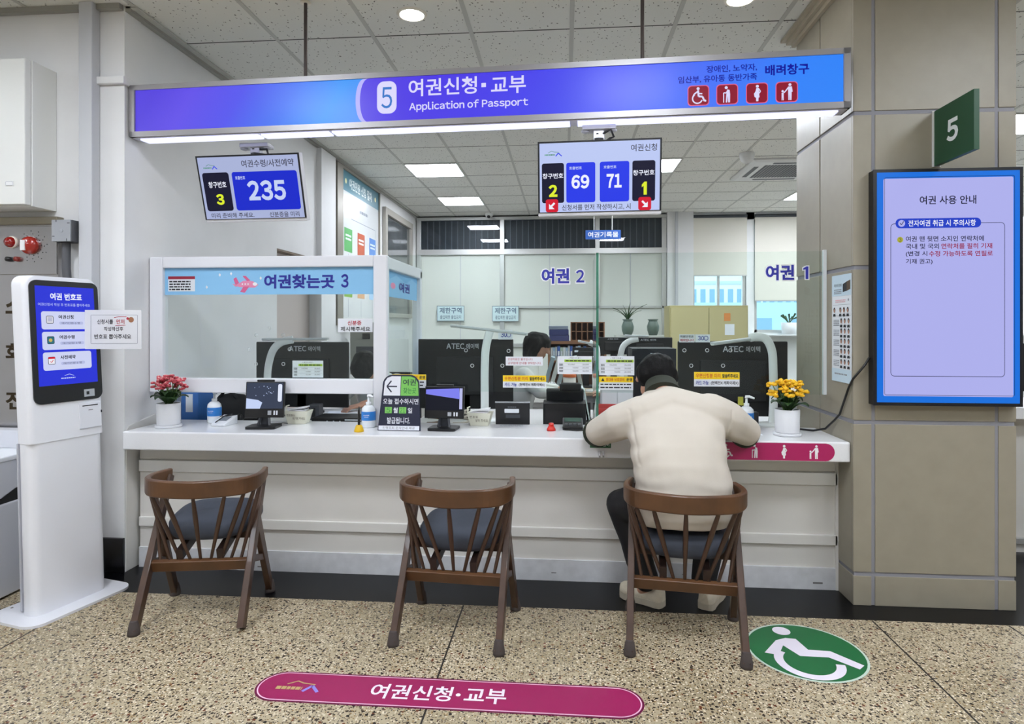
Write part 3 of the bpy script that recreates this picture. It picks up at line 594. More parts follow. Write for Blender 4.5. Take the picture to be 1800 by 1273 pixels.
def d_id(p): p.text('신분증', 28, 6, 68, 19, pr_, 2, .02); p.text('제시해주세요', 8, 23, 93, 36, pd, 2, .015)
a = at(594, 560, 3.494); b = at(655, 584, 3.494); notice('identity_notice', 'small white paper notice with red and black writing on the booth glass', (a.x, 3.4938, a.z), b.x-a.x, a.z-b.z, d_id)
def d_fee(p):
    H = p_h(p); p.text('< 여권 수수료 >', 32, H*.06, 68, H*.15, pd, 2); p.rect(20, H*.19, 98, H*.33, pg, 2); p.scribble(24, H*.21, 94, H*.31, pd, 3, 1)
    for i, y in enumerate((.42, .6, .78)):
        p.scribble(5, H*y, 16, H*(y+.12), pd, 2, 2); p.text('53,000', 30+14*(i > 0), H*(y+.01), 50+10*(i > 0), H*(y+.09), pd, 2); p.text('26,000', 72, H*(y+.01), 90, H*(y+.09), pd, 2); p.rect(4, H*(y-.04), 97, H*(y-.033), gtx, 2)
def p_h(p): return p._h
_i = P2.__init__
def _ini(s, mb, O, R, D, W, H, step=.0006): _i(s, mb, O, R, D, W, H, step); s._h = H
P2.__init__ = _ini
def px_notice(name, label, x0, y0, x1, y1, Y, draw, m0=paper, group=None):
    a = at(x0, y0, Y); b = at(x1, y1, Y); return notice(name, label, (a.x, Y, a.z), b.x-a.x, a.z-b.z, draw, m0, group=group)
px_notice('fee_notice', 'white fee table with a lime heading inside the window 3 booth', 514, 634, 568, 664, 3.507, d_fee)

# ================================================================== GLASS SCREEN (windows 1 and 2)
edge = glass('green_edge', (.35, .62, .52), 1.45, .05, .35, '#5f9d86'); gp = glass('screen_pane', (.93, .97, .955), 1.42, .0)
t = thing('glass_screen', 'tall clear glass screen lettered for windows 1 and 2 above the counter', 'screen', (.18, 3.5, .785))
m = MB(); m.box(-1.176, -.012, -.004, .004, .2, .968, gp); m.build('pane', t)
m = MB(); m.box(.012, 1.2, -.004, .004, .2, .968, gp); m.build('pane', t)
m = MB(); m.box(-.006, .006, .0, .42, 0, .968, gp); m.box(-.0065, .0065, -.012, .0, 0, .97, edge); m.build('divider', t)
m = MB(); m.box(1.2, 1.214, -.012, .012, .2, .975, mat('clear_strip', '#dfe5e8', .3)); m.build('edge_strip', t)
for w_, y0, s_ in (((952, 1028), 472, '2'), ((1346, 1424), 466, '1')):
    m = MB(); xa = at(w_[0], 480, 3.495).x-.18; xb = at(w_[1], 480, 3.495).x-.18; za = at(w_[0], y0, 3.495).z-.785; zb = at(w_[0], y0+27, 3.495).z-.785
    p = P2(m, (xa, -.0045, za), (xb-xa, 0, 0), (0, 0, zb-za), 78, 27, .0005); wo = mat('letter_white', '#eef0f2', .5); bo = mat('letter_blue', '#2f33a4', .5)
    for mm, l, bd, g in ((wo, 1, .075, 2.2), (bo, 2, .035, 0)):
        p.text('여권', 0-g, 0-g, 50+g, 27+g, mm, l, bd)
        if s_ == '2': p.text('2', 62-g, 3-g, 77+g, 25+g, mm, l, bd*.7)
        else: g *= .8; p.poly([(66-g, 9+g), (66-g, 6-g), (71.5-g*.4, 3-g), (75+g, 3-g), (75+g, 25+g), (70-g, 25+g), (70-g, 8+g)], mm, l)
    m.build('lettering', t)
def d_y(p): H = p._h; p.rect(0, 0, 100, H*.5, py_, 2); p.text('우편신청분 미리', 4, H*.1, 58, H*.4, por, 3, .03); p.text('말씀해주세요', 62, H*.12, 97, H*.4, pd, 3, .03); p.text('카드 가능', 4, H*.6, 32, H*.9, pb, 3, .02); p.text('(현백전X 계좌이체X)', 37, H*.62, 97, H*.9, pd, 3, .015)
px_notice('postal_notice', 'yellow and white strip notice on the glass left of the green divider', 884, 660, 960, 682, 3.494, d_y)
px_notice('postal_notice', 'yellow and white strip notice on the glass above the hand sanitizer with the tag', 1220, 654, 1300, 680, 3.494, d_y)
px_notice('fee_notice', 'white fee table with a lime heading left of the green glass divider', 980, 626, 1041, 658, 3.494, d_fee)
px_notice('fee_notice', 'white fee table with a lime heading right of the green glass divider', 1053, 626, 1115, 660, 3.494, d_fee)
def d_pr(p): H = p._h; p.rect(0, 0, 100, H*.42, py_, 2); p.poly([(6, H*.34), (16, H*.34), (11, H*.1)], pd, 3); p.text('휴대용 보호장비', 20, H*.1, 74, H*.34, por, 3, .03); p.text('운영', 80, H*.1, 97, H*.34, pd, 3, .03); p.scribble(4, H*.5, 94, H*.66, pd, 3, 1); p.scribble(4, H*.74, 94, H*.9, pd, 3, 1)
px_notice('equipment_notice', 'yellow headed warning notice under the fee table right of the divider', 1053, 662, 1113, 686, 3.494, d_pr)
def d_say(p): H = p._h; p.text('안경착용은 불가입니다.', 6, H*.16, 74, H*.42, pr_, 2); p.text('공무원에 안내를 부탁합니다.', 6, H*.58, 96, H*.86, pr_, 2)
px_notice('spectacles_notice', 'small white handwritten notice with red writing on the window 2 glass', 889, 627, 954, 643, 3.494, d_say)
px_notice('fee_notice', 'yellow topped notice half hidden behind the black sign board', 690, 658, 749, 682, 3.494, d_pr)

# ================================================================== KIOSK
kw = mat('kiosk_white', '#e6e7ec', .35); kth = math.radians(75.4)
n = Vector((.968, -.252, 0)); d = Vector((.252, .968, 0)); base = (Vector((-2.421, 2.742, 0))+Vector((-2.346, 3.03, 0)))/2
t = thing('ticket_kiosk', 'tall white queue ticket kiosk with a blue touch screen by the left wall', 'kiosk', (base.x, base.y, 0), kth)
# local: front faces -Y, right +X ; leaning back towards +Y
lean = lambda z: .037*z+max(0, z-.8)*.03
m = MB(); rsolid(m, -.27, .245, -.1, .235, 0, .012, .07, kw, 8); m.box(-.24, -.23, .19, .2, .012, .0135, mat('scuff')); m.box(-.16, -.15, .2, .21, .012, .0135, mat('scuff')); m.build('base_plate', t, bevel=.003)
def kslab(m, x0, x1, dep, z0, z1, r, mm, yf=0):
    P_ = [(x, y) for x, y in rr(x0, yf, x1, yf+dep, r, 8)]
    zz = [z0+(z1-z0)*i/6 for i in range(7)]
    m.ring_loft([[(x, y+lean(z), z) for x, y in P_] for z in zz], mm, True)
m = MB(); kslab(m, -.191, .167, .10, .012, .805, .04, kw, -.008); m.build('body', t)
m = MB(); kslab(m, -.178, .155, .012, .02, .8, .005, mat('kiosk_back', '#b9bac2', .4), .1); m.build('back_plate', t)
m = MB(); 
# head: rounded rectangle outline seen from the front, extruded back
out = rr(-.192, .809, .168, 1.592, .045, 8)
fr_ = lambda x, z, y: (x, y+lean(z)-.012, z)
rings = []
for z in [.806, .82, .9, 1.0, 1.1, 1.2, 1.3, 1.4, 1.5, 1.545, 1.56, 1.572, 1.581, 1.588, 1.592]:
    k = max(0, z-1.547); ins = .046-math.sqrt(max(0, .046**2-k*k))
    rings.append([(x, y+lean(z)-.012, z) for x, y in rr(-.192+ins, 0, .168-ins, .1, .022, 6)])
m.ring_loft(rings, kw, True); m.build('head', t)
m = MB(); bzl = rr(-.172, .985, .163, 1.572, .035, 8); m.ring_loft([[fr_(x, z, -.0065) for x, z in bzl], [fr_(x, z, .0) for x, z in bzl]], blk, False); m.build('bezel', t)
m = MB(); tO = fr_(-.148, 1.545, -.0072); dn = Vector(fr_(-.148, 1.07, -.0072))-Vector(tO)
p = P2(m, tO, (.288, 0, 0), dn, 100, 165, .0006); kb = screen('kiosk_blue', '#2a35d6'); kc = screen('kiosk_card', '#cdd3f2'); ki = screen('kiosk_ink', '#20202c'); kg = screen('kiosk_grey', '#8a90c0')
p.rect(0, 0, 100, 165, kb, 0); p.text('여권 번호표', 24, 11, 78, 23, wt, 1, .03); p.text('여권신청서 작성 후 번호표를 뽑아주세요', 4, 28, 92, 33, wt2, 1)
for i, (tx, c_) in enumerate((('여권신청', '#d8d8e0'), ('여권수령', '#2f6f7d'), ('사전예약', '#e9e9f2'))):
    y0 = 42+i*34; p.rrect(8, y0, 90, y0+30, 4, kc, 1); p.text(tx, 36, y0+6, 62, y0+12.5, ki, 2, .03); p.rrect(37, y0+17, 78, y0+22, 2, screen('kiosk_pill', '#b5bce2'), 2); p.text('대기인원 0 명', 41, y0+17.8, 72, y0+21.3, ki, 3)
    q = screen('kicon%d' % i, c_); p.rrect(16, y0+8, 27, y0+20, 1.5, q, 2); p.frame(16, y0+8, 27, y0+20, 1.5, .8, ki, 3)
    if i == 2: p.rect(16, y0+8, 27, y0+11, rd, 4); p.line([(19, y0+15), (21, y0+17), (24, y0+13)], 1, rd, 4)
    elif i == 1: p.disk(21, y0+14, 3, screen('kiosk_gold', '#c7b25a'), 4, 12)
    else: p.scribble(18, y0+10, 25, y0+17, kg, 4, 3)
p.line([(42, 150), (50, 148), (58, 151)], .8, wt2, 1); p.scribble(36, 153, 60, 156, wt2, 1, 1); m.build('touch_screen', t)
m = MB(); q = lambda x0, x1, z0, z1, dp, mm: m.add([fr_(x0, z0, dp), fr_(x1, z0, dp), fr_(x1, z1, dp), fr_(x0, z1, dp), fr_(x0, z0, 0), fr_(x1, z0, 0), fr_(x1, z1, 0), fr_(x0, z1, 0)], [(0, 1, 2, 3), (0, 4, 5, 1), (1, 5, 6, 2), (2, 6, 7, 3), (3, 7, 4, 0)], mm)
q(.065, .118, 1.0, 1.036, -.01, mat('reader_silver', '#c0c2c8', .3, .5)); q(.076, .09, 1.01, 1.026, -.0108, blk); m.build('scanner', t)
m = MB(); q(.04, .15, .845, .968, -.0055, mat('kiosk_door', '#dfe0e6', .35)); q(.055, .135, .952, .957, -.0062, blk); q(.085, .108, .93, .933, -.0062, mat('scuff')); q(.04, .15, .842, .845, -.006, mat('kiosk_back')); m.build('printer_door', t)
m = MB(); q(.149, .156, .912, .924, -.0065, blk); m.build('lock', t)
# laminated handwritten sheet taped to the kiosk
lam = mat('laminate', '#dfe0e4', .25)
def d_k(p):
    H = p._h; p.rect(0, 0, 100, H, lam, 1); p.frame(11, H*.13, 93, H*.86, 1, .7, gtx, 2)
    p.text('신청서를', 22, H*.24, 50, H*.36, pd, 3, .01); p.text('먼저', 56, H*.24, 70, H*.36, pr_, 3, .01); p.text('작성하신후', 34, H*.43, 68, H*.54, pd, 3, .01); p.text('번호표 뽑아주세요', 17, H*.62, 82, H*.74, pd, 3, .01)
    p.line([(52, H*.2), (60, H*.17), (74, H*.17)], 1, pr_, 3); p.disk(82, H*.25, 5, mat('flower_sketch', '#9a6a4a', .7), 3, 10); p.disk(76, H*.22, 2.5, pr_, 3, 8); p.line([(54, H*.4), (72, H*.39)], .8, pr_, 3)
notice('laminated_notice', 'crinkled laminated notice with black and red writing jutting from the kiosk', (-2.403, 2.975, 1.434), .282, .197, d_k, paper, d=(.995, .1, 0))

# ================================================================== LEFT WALL FITTINGS
stain = mat('brushed_steel', '#b4b3b4', .22, .95, var=.06, vscale=3); cabm = mat('cabinet_cream', '#e2e3df', .45)
t = thing('wall_cabinet', 'plain cream box cabinet high on the left wall', 'cabinet', (-3.1, 3.262, 1.985))
m = MB(); m.box(-.4, .3, -.16, 0, 0, .77, cabm); m.build('body', t, bevel=.003)
m = MB(); m.box(-.398, .296, -.203, -.163, .004, .766, cabm); m.build('door', t, bevel=.004)
m = MB(); m.box(.19, .235, -.207, -.2, .1, .125, mat('label_white', '#e9e9e9', .4)); p = P2(m, (.192, -.2073, .123), (.041, 0, 0), (0, 0, -.021), 41, 21); p.frame(1, 1, 40, 20, 3, 1.6, gtx, 1); m.build('latch', t)
t = thing('hydrant_cabinet', 'stainless steel fire hydrant cabinet with red lamps behind the kiosk', 'cabinet', (-3.1, 3.262, .76))
m = MB(); m.box(-.45, .334, -.03, 0, 0, 1.15, stain); m.build('body', t)
m = MB(); m.box(-.45, .345, -.05, -.002, 1.148, 1.19, mat('steel_trim', '#8f8878', .35, .8)); m.build('top_trim', t, bevel=.003)
m = MB(); m.box(-.445, .33, -.036, -.028, .875, 1.14, stain)
for ring in (4, 6, 8, 10):
    for k in range(12):
        r_ = ring*.0085; m.lathe([(.0028, 0), (.0, 0)], blk, (0, 0, 0), 6) if False else None
        a_ = k*math.pi/6+(.12 if ring % 4 else 0); cx, cz = .19+r_*math.cos(a_), 1.03+r_*math.sin(a_)
        if cx > .14 or abs(a_-math.pi) > .9: m.add([(cx+.003*math.cos(j*math.pi/3), -.0365, cz+.003*math.sin(j*math.pi/3)) for j in range(6)], [tuple(reversed(range(6)))], blk)
m.build('upper_panel', t, bevel=.002)
m = MB(); m.box(-.445, .33, -.036, -.028, .02, .83, stain); gold = mat('gilt_letter', '#3a2f1c', .4, .6)
for s_, z in (('소', .71), ('화', .447), ('전', .183)):
    p = P2(m, (.03, -.0365, z+.05), (.11, 0, 0), (0, 0, -.1), 100, 100); p.text(s_, 0, 0, 100, 100, gold, 1, .03)
m.build('lower_door', t, bevel=.002)
m = MB(); m.T = Matrix.Translation((.068, -.036, 1.053)) @ Matrix.Rotation(math.pi/2, 4, 'X'); m.lathe([(.034, 0), (.034, .008), (.03, .012), (.0, .012)], mat('lamp_rim', '#e5d9cc', .4), n=20); m.lathe([(.03, .006), (.029, .02), (.02, .034), (.0, .04)], mat('lamp_red', '#8e1410', .15, coat=.6), n=20); m.build('position_lamp', t)
m = MB(); m.T = Matrix.Translation((.178, -.036, 1.035)) @ Matrix.Rotation(math.pi/2, 4, 'X'); m.lathe([(.048, 0), (.05, .012), (.045, .024), (.03, .034), (.0, .038)], mat('bell_red', '#a02318', .25, coat=.5), n=24); m.T = Matrix(); m.box(.152, .178, -.077, -.07, 1.005, 1.06, mat('label_white')); m.build('alarm_bell', t)
for x, c_ in ((.055, blk), (.105, mat('jack_red', '#7e2a22', .4))):
    m = MB(); m.T = Matrix.Translation((x, -.036, .96)) @ Matrix.Rotation(math.pi/2, 4, 'X'); m.lathe([(.014, 0), (.013, .02), (.0, .022)], c_, n=14); m.build('jack', t)
t = thing('junction_box', 'grey square junction box with a conduit at the steel cabinet corner', 'junction box', (-2.69, 3.262, 1.865))
gpl = mat('grey_plastic', '#9b9ea3', .5); dgp = mat('dark_conduit', '#55565a', .5)
m = MB(); m.box(-.055, .055, -.09, 0, -.058, .058, dgp); m.box(-.056, .05, -.098, -.06, -.058, .058, gpl); m.T = Matrix.Translation((0, -.098, 0)) @ Matrix.Rotation(math.pi/2, 4, 'X'); m.lathe([(.01, 0), (.01, .003), (0, .003)], gpl, n=14); m.T = Matrix()
for x, z, w_, h_ in ((-.03, .052, .004, .012), (.04, .04, .016, .004), (.03, -.05, .004, .014), (-.046, -.03, .014, .004)): m.box(x-w_/2, x+w_/2, -.0985, -.097, z-h_/2, z+h_/2, blk)
m.build('box', t, bevel=.003)
m = MB(); m.tube([(-.016, -.045, -.058), (-.016, -.045, -.2), (.0, -.045, -.38), (.0, -.04, -.9)], .021, dgp, 12); m.build('conduit', t)
t = thing('white_unit', 'white floor unit with a black band cut off at the left edge behind the kiosk', 'office machine', (-3.15, 2.98, 0))
wu = mat('unit_white', '#d5d7dd', .4)
m = MB(); m.box(-.35, .383, -.5, .21, .01, .47, wu); m.build('body', t, bevel=.006)
m = MB(); m.box(-.34, .37, -.49, .2, .46, .56, blk); m.build('dark_band', t)
m = MB(); m.add([(-.35, -.5, .50), (.385, -.5, .5), (.385, -.1, .5), (.385, .02, .545), (.385, .21, .56), (-.35, .21, .56), (-.35, -.5, .68), (.385, -.5, .68), (.385, -.1, .68), (.385, .02, .68), (.385, .21, .68), (-.35, .21, .68)], [(6, 7, 8, 9, 10, 11), (0, 5, 4, 3, 2, 1), (0, 1, 7, 6), (1, 2, 8, 7), (2, 3, 9, 8), (3, 4, 10, 9), (4, 5, 11, 10), (5, 0, 6, 11)], wu); m.box(-.36, .39, -.51, .215, .68, .705, mat('unit_top', '#eceef3', .3)); m.box(-.35, .38, .12, .21, .705, .8, wu); m.build('top', t, bevel=.005)

# ================================================================== CHAIRS
wood = mat('dark_wood', '#432d1f', .4, var=.3, vscale=9, coat=.1); wood2 = mat('dark_wood_worn', '#5b3c23', .4, var=.3, vscale=7, coat=.1); seatf = mat('charcoal_fabric', '#454a55', .85, bump=.25, bscale=700, var=.06, vscale=30); foot = mat('leg_sock', '#4b4341', .8)
def smooth_path(P_, n=8):
    o = []
    for i in range(len(P_)-1):
        p0 = P_[max(i-1, 0)]; p1 = P_[i]; p2 = P_[i+1]; p3 = P_[min(i+2, len(P_)-1)]
        for k in range(n):
            u = k/n; o.append(tuple(.5*((2*b)+(-a+c)*u+(2*a-5*b+4*c-d)*u*u+(-a+3*b-3*c+d)*u**3) for a, b, c, d in zip(p0, p1, p2, p3)))
    o.append(tuple(P_[-1])); return o
def make_chair(label, loc, rz, socks):
    t = thing('spindle_chair', label, 'chair', loc, rz, 'wooden spindle-back chairs at the counter')
    # arm rail: U in plan, ends forward
    path = smooth_path([(-.228, .36, .648), (-.246, .24, .655), (-.235, .15, .657), (-.17, .088, .656), (0, .06, .652), (.17, .088, .656), (.235, .15, .657), (.246, .24, .655), (.228, .36, .648)], 6)
    rings = []
    for i, q in enumerate(path):
        a = Vector(path[max(i-1, 0)]); b = Vector(path[min(i+1, len(path)-1)]); dd = (b-a).normalized(); x = dd.cross(Vector((0, 0, 1))).normalized(); q = Vector(q)
        u = abs(i/(len(path)-1)*2-1); h = .07-.032*max(0, (u-.35)/.65)**1.2; tk = .013
        sec = [(-tk, 0), (-tk*.5, .004), (tk*.5, .004), (tk, 0), (tk, -h), (tk*.5, -h-.004), (-tk*.5, -h-.004), (-tk, -h)]
        rings.append([q+x*sx+Vector((0, 0, sz)) for sx, sz in sec])
    m = MB(); m.ring_loft(rings, wood2, False); m.build('arm_rail', t, bevel=.003)
    for s in (-1, 1):
        m = MB(); A = Vector((s*.228, .012, .012)); B = Vector((s*.222, .345, .622)); m.bar(A, B, .03, .05, wood, (0, 1, .3), .028, .042); l = m.build('rear_leg', t, bevel=.004)
        m = MB(); A2 = Vector((s*.232, .425, .012)); B2 = A.lerp(B, .66)+Vector((0, .012, 0)); C2 = A2.lerp(B2, .8)
        m.bar(A2, B2, .03, .036, wood, (0, 1, .3), .026, .06); l2 = m.build('front_leg', t, bevel=.004)
        for (q, o, kind) in ((A, l, 0), (A2, l2, 1)):
            if (s, kind) in socks:
                m = MB(); m.lathe([(.0, -.012), (.025, -.012), (.026, .0), (.02, .035), (.016, .05)], foot, (q.x, q.y, q.z), 12); m.build('foot_cap', o)
        m = MB(); m.bar(A.lerp(B, .42), A2.lerp(B2, .5)+Vector((0, 0, -.0)), .018, .03, wood); m.build('side_rail', t, bevel=.003)
    m = MB(); m.bar((-.222, .15, .25), (.222, .15, .25), .026, .052, wood2, (0, -.35, 1)); m.build('back_rail', t, bevel=.003)
    m = MB(); m.bar((-.222, .3, .345), (.222, .3, .345), .03, .045, wood); m.build('seat_rail', t, bevel=.003)
    for x in (-.09, .09): m = MB(); m.bar((x, .14, .30), (x, .44, .375), .03, .05, mat('under_frame', '#2a1a14', .5)); m.build('seat_support', t, bevel=.003)
    n = len(path)-1
    for k in range(9):
        u = .12+.76*k/8; i = u*n; q = Vector(path[int(i)]).lerp(Vector(path[min(int(i)+1, n)]), i-int(i)); h = .07-.03*abs(u*2-1)
        bt = Vector(((k-4)*.045, .152, .27)); tp = q+Vector((0, 0, -h+.012)); mid = bt.lerp(tp, .62)
        m = MB(); m.tube([bt, bt.lerp(tp, .3), mid, bt.lerp(tp, .85), tp], [.007, .0088, .0115, .0098, .007], wood, 8); m.build('spindle', t)
    m = MB(); rings = []
    for z, k, yy in ((.372, .82, 0), (.378, .94, 0), (.4, 1, 0), (.425, 1.0, 0), (.442, .93, 0), (.452, .78, 0), (.457, .45, 0), (.458, .05, 0)):
        rings.append([((.2+.018*math.sin(a))*k*(abs(math.cos(a))**.62)*(1 if math.cos(a) > 0 else -1),   .335+.178*k*(abs(math.sin(a))**.7)*(1 if math.sin(a) > 0 else -1), z+.022*k*math.sin(a)) for a in [2*math.pi*j/40 for j in range(40)]])
    m.ring_loft(rings, seatf); m.build('seat_cushion', t)
    return t
allf = {(-1, 0), (1, 0), (-1, 1), (1, 1)}
make_chair('dark wooden spindle-back chair nearest the kiosk, turned towards the wall', (-1.655, 2.638, 0), math.radians(9.5), {(-1, 0), (-1, 1), (1, 1)})
make_chair('dark wooden spindle-back chair standing empty at the middle of the counter', (-.498, 2.59, 0), math.radians(-4.5), allf)
make_chair('dark wooden spindle-back chair the man in the cream sweatshirt sits on', (.492, 2.584, 0), math.radians(-7), allf)
# ================================================================== THINGS ON THE COUNTER
CT = .7855
potw = mat('pot_white', '#dfe0e3', .45); soil = mat('soil', '#3a2c20', .9); leafm = mat('leaf_green', '#2c4a24', .5, var=.3, vscale=25); stemm = mat('stem_green', '#5a7a3a', .6)
def flower_pot(label, x, y, petal, heart, seed, spread):
    rnd = random.Random(seed); t = thing('potted_flower', label, 'potted plant', (x, y, CT), group=None)
    m = MB(); m.lathe([(.0, 0), (.068, 0), (.07, .012), (.062, .014), (.0, .014)], potw, n=28); m.build('saucer', t)
    m = MB(); m.lathe([(.0, .014), (.058, .014), (.06, .02), (.062, .135), (.056, .135), (.055, .12), (.0, .12)], potw, n=28); m.build('pot', t)
    m = MB(); m.lathe([(.0, .121), (.054, .121), (.0, .124)], soil, n=16); m.build('soil', t)
    for k in range(10):
        a = k*2*math.pi/10+rnd.uniform(-.2, .2); L_ = rnd.uniform(.07, .095) if k % 2 else rnd.uniform(.05, .07); wd = .034; m = MB(); rings = []
        for i in range(8):
            u = i/7; c = Vector((math.cos(a)*(.015+L_*u), math.sin(a)*(.015+L_*u), .125+(.045 if k % 2 else .07)*math.sin(u*2.3)+.004*(k % 3))); sd = Vector((-math.sin(a), math.cos(a), 0))*wd*math.sin(math.pi*min(.97, u*.9+.06))
            rings.append([c-sd+Vector((0, 0, .006)), c-Vector((0, 0, .003)), c+sd+Vector((0, 0, .006)), c+Vector((0, 0, .002))])
        m.ring_loft(rings, leafm); m.build('leaf', t)
    for k in range(17):
        a = k*2.4; r_ = spread*math.sqrt((k+.3)/17); cx, cy, cz = r_*math.cos(a), r_*math.sin(a)*.75, .25+.03*(1-(r_/spread)**2)-rnd.uniform(0, .05)*(r_/spread)
        m = MB(); m.tube([(cx*.2, cy*.2, .124), (cx*.6, cy*.6, .19), (cx, cy, cz)], .0022, stemm, 5)
        for q in range(7):
            px_, py_, pz_ = cx+rnd.uniform(-.02, .02), cy+rnd.uniform(-.02, .02), cz+rnd.uniform(-.014, .016)
            for j in range(4):
                b = j*2*math.pi/4+q; m.ball((px_+.0058*math.cos(b), py_+.0058*math.sin(b), pz_), .0074, petal, 6, 4, (1, 1, .9))
            m.ball((px_, py_-.004, pz_+.005), .0045, heart, 6, 4)
        m.build('flower_cluster', t)
    return t
flower_pot('white pot of coral red flowers at the left end of the counter', -2.214, 3.36, mat('petal_red', '#c9505c', .6), mat('petal_pink', '#f0b9b0', .6), 3, .085)
flower_pot('white pot of yellow flowers at the right end of the counter', 1.155, 3.385, mat('petal_yellow', '#f0b914', .6), mat('petal_orange', '#f3d23a', .6), 5, .1)
clear = mat('bottle_plastic', '#e6ebf0', .2, coat=.3); blue_l = mat('bottle_label', '#2f7fd0', .4)
def sanitizer(label, x, y, flag):
    t = thing('sanitizer_bottle', label, 'hand sanitizer', (x, y, CT))
    m = MB(); m.lathe([(.0, 0), (.036, 0), (.039, .006), (.039, .095), (.036, .108), (.022, .122), (.0, .124)], clear, n=24); m.build('bottle', t)
    m = MB(); m.lathe([(.0395, .04), (.0398, .041), (.0398, .088), (.0395, .09)], blue_l, n=24)
    p = P2(m, (-.022, -.0405, .08), (.044, 0, 0), (0, 0, -.03), 44, 30); p.text('손소독제', 6, 6, 38, 13, pwhite, 1, .02); p.scribble(10, 17, 34, 21, pwhite, 1, 1)
    if flag: p.disk(26, 36, 5, pr_, 1, 14); p.disk(26, 36, 3, pwhite, 2, 12)
    m.build('bottle_label', t)
    m = MB(); m.lathe([(.0, .12), (.015, .12), (.015, .14), (.007, .142), (.006, .165), (.0, .166)], mat('pump_white', '#eceff2', .35), n=14); m.tube([(0, 0, .168), (0, 0, .176), (.012, -.008, .178), (.036, -.024, .17)], [.009, .01, .008, .005], mat('pump_white'), 8); m.build('pump', t)
    if flag: m = MB(); m.box(-.045, -.018, -.004, .004, .13, .175, mat('tag_green', '#a5a43a', .5)); m.box(-.03, -.012, -.002, .002, .128, .14, mat('tag_green')); m.build('hang_tag', t)
sanitizer('pump bottle of hand sanitizer beside the red flowers', -2.05, 3.54, 0)
sanitizer('pump bottle of hand sanitizer left of the black sign board', -1.095, 3.45, 0)
sanitizer('pump bottle of hand sanitizer with a green tag beside the yellow flowers', 1.0, 3.57, 1)
# signature pad with pen, by the first bottle
t = thing('card_terminal', 'white wedge-shaped payment pad beside the left sanitizer bottle', 'card terminal', (-1.945, 3.46, CT), -.12)
m = MB(); m.add([(-.045, -.06, 0), (.045, -.06, 0), (.045, .06, 0), (-.045, .06, 0), (-.045, -.06, .012), (.045, -.06, .012), (.045, .06, .05), (-.045, .06, .05)], [(0, 3, 2, 1), (4, 5, 6, 7), (0, 1, 5, 4), (1, 2, 6, 5), (2, 3, 7, 6), (3, 0, 4, 7)], mat('pad_white', '#dfe2e6', .35)); m.build('body', t, bevel=.004)
m = MB(); m.quad((-.028, -.02, .0258), (.028, -.02, .0258), (.028, .035, .043), (-.028, .035, .043), mat('pad_screen', '#6f7780', .2)); m.build('display', t)
m = MB(); m.tube([(-.02, -.05, .02), (0, 0, .05), (.02, .05, .055)], .003, blk, 6); m.tube([(-.05, .03, .04), (.05, .05, .052)], .0025, blk, 6); m.build('stylus', t)
# small customer monitors
def small_monitor(label, x, y, rz, w_, h_, z0, tilt, draw, base):
    t = thing('customer_monitor', label, 'monitor', (x, y, CT), rz)
    R = Matrix.Translation((0, 0, z0)) @ Matrix.Rotation(tilt, 4, 'X')
    m = MB(); m.T = R; m.box(-w_/2, w_/2, 0, .022, 0, h_, blk); m.box(-w_*.22, w_*.22, .0, .02, h_, h_+.012, blk); m.build('housing', t, bevel=.003)
    m = MB(); m.T = R; p = P2(m, (-w_/2+.006, -.0006, h_-.006), (w_-.012, 0, 0), (0, 0, -h_*.72), 100, 60); draw(p); m.build('display', t)
    m = MB(); m.T = R; p = P2(m, (-w_/2+.006, -.0006, h_*.24), (w_-.012, 0, 0), (0, 0, -h_*.2), 100, 18)
    for x_, w2, mm in ((60, 10, mat('sticker_silver', '#a9adb3', .4)), (76, 4, paper), (83, 4, paper)): p.rect(x_, 4, x_+w2, 15, mm, 1)
    m.build('control_strip', t)
    m = MB(); dg = mat('stand_grey', '#3c3e44', .45); m.bar((0, .03, .014), (0, .02, z0+.05), .05, .014, dg, (0, 1, 0), .05, .012)
    for s_ in (-1, 1): m.bar((s_*.03, .0, .012), (s_*.018, .02, z0+.03), .012, .012, dg)
    m.build('neck', t)
    m = MB(); rsolid(m, -base/2, base/2, -.07, .07, 0, .013, .02, blk); m.build('base', t, bevel=.003)
def dm1(p): p.rect(0, 0, 100, 60, screen('idle_slate', '#3a4256'), 0); p.poly([(0, 60), (0, 36), (32, 40), (44, 46), (38, 60)], screen('idle_glare', '#c3d2f5'), 1); [p.disk(random.uniform(20, 75), random.uniform(8, 34), random.uniform(.5, 1.6), screen('idle_star', '#aebde0'), 1, 8) for _ in range(14)]; p.rrect(86, 3, 97, 44, 4, screen('idle_white', '#dfe6f7'), 1)
def dm2(p): p.rect(0, 0, 100, 60, screen('idle_black', '#181a26'), 0); p.poly([(0, 6), (90, 2), (92, 30), (0, 18)], screen('idle_violet_reflection', '#7f82ee'), 1); p.rect(91, 2, 99, 56, screen('idle_edge', '#b9bce8'), 1)  # violet patch is a reflection painted into the display colours
small_monitor('small customer monitor with a glare patch below the booth rail', -1.672, 3.385, .1, .215, .2, .055, -.12, dm1, .165)
small_monitor('small customer monitor with a violet reflection painted on its screen, right of the black sign board', -.66, 3.41, -.06, .22, .175, .06, -.1, dm2, .155)
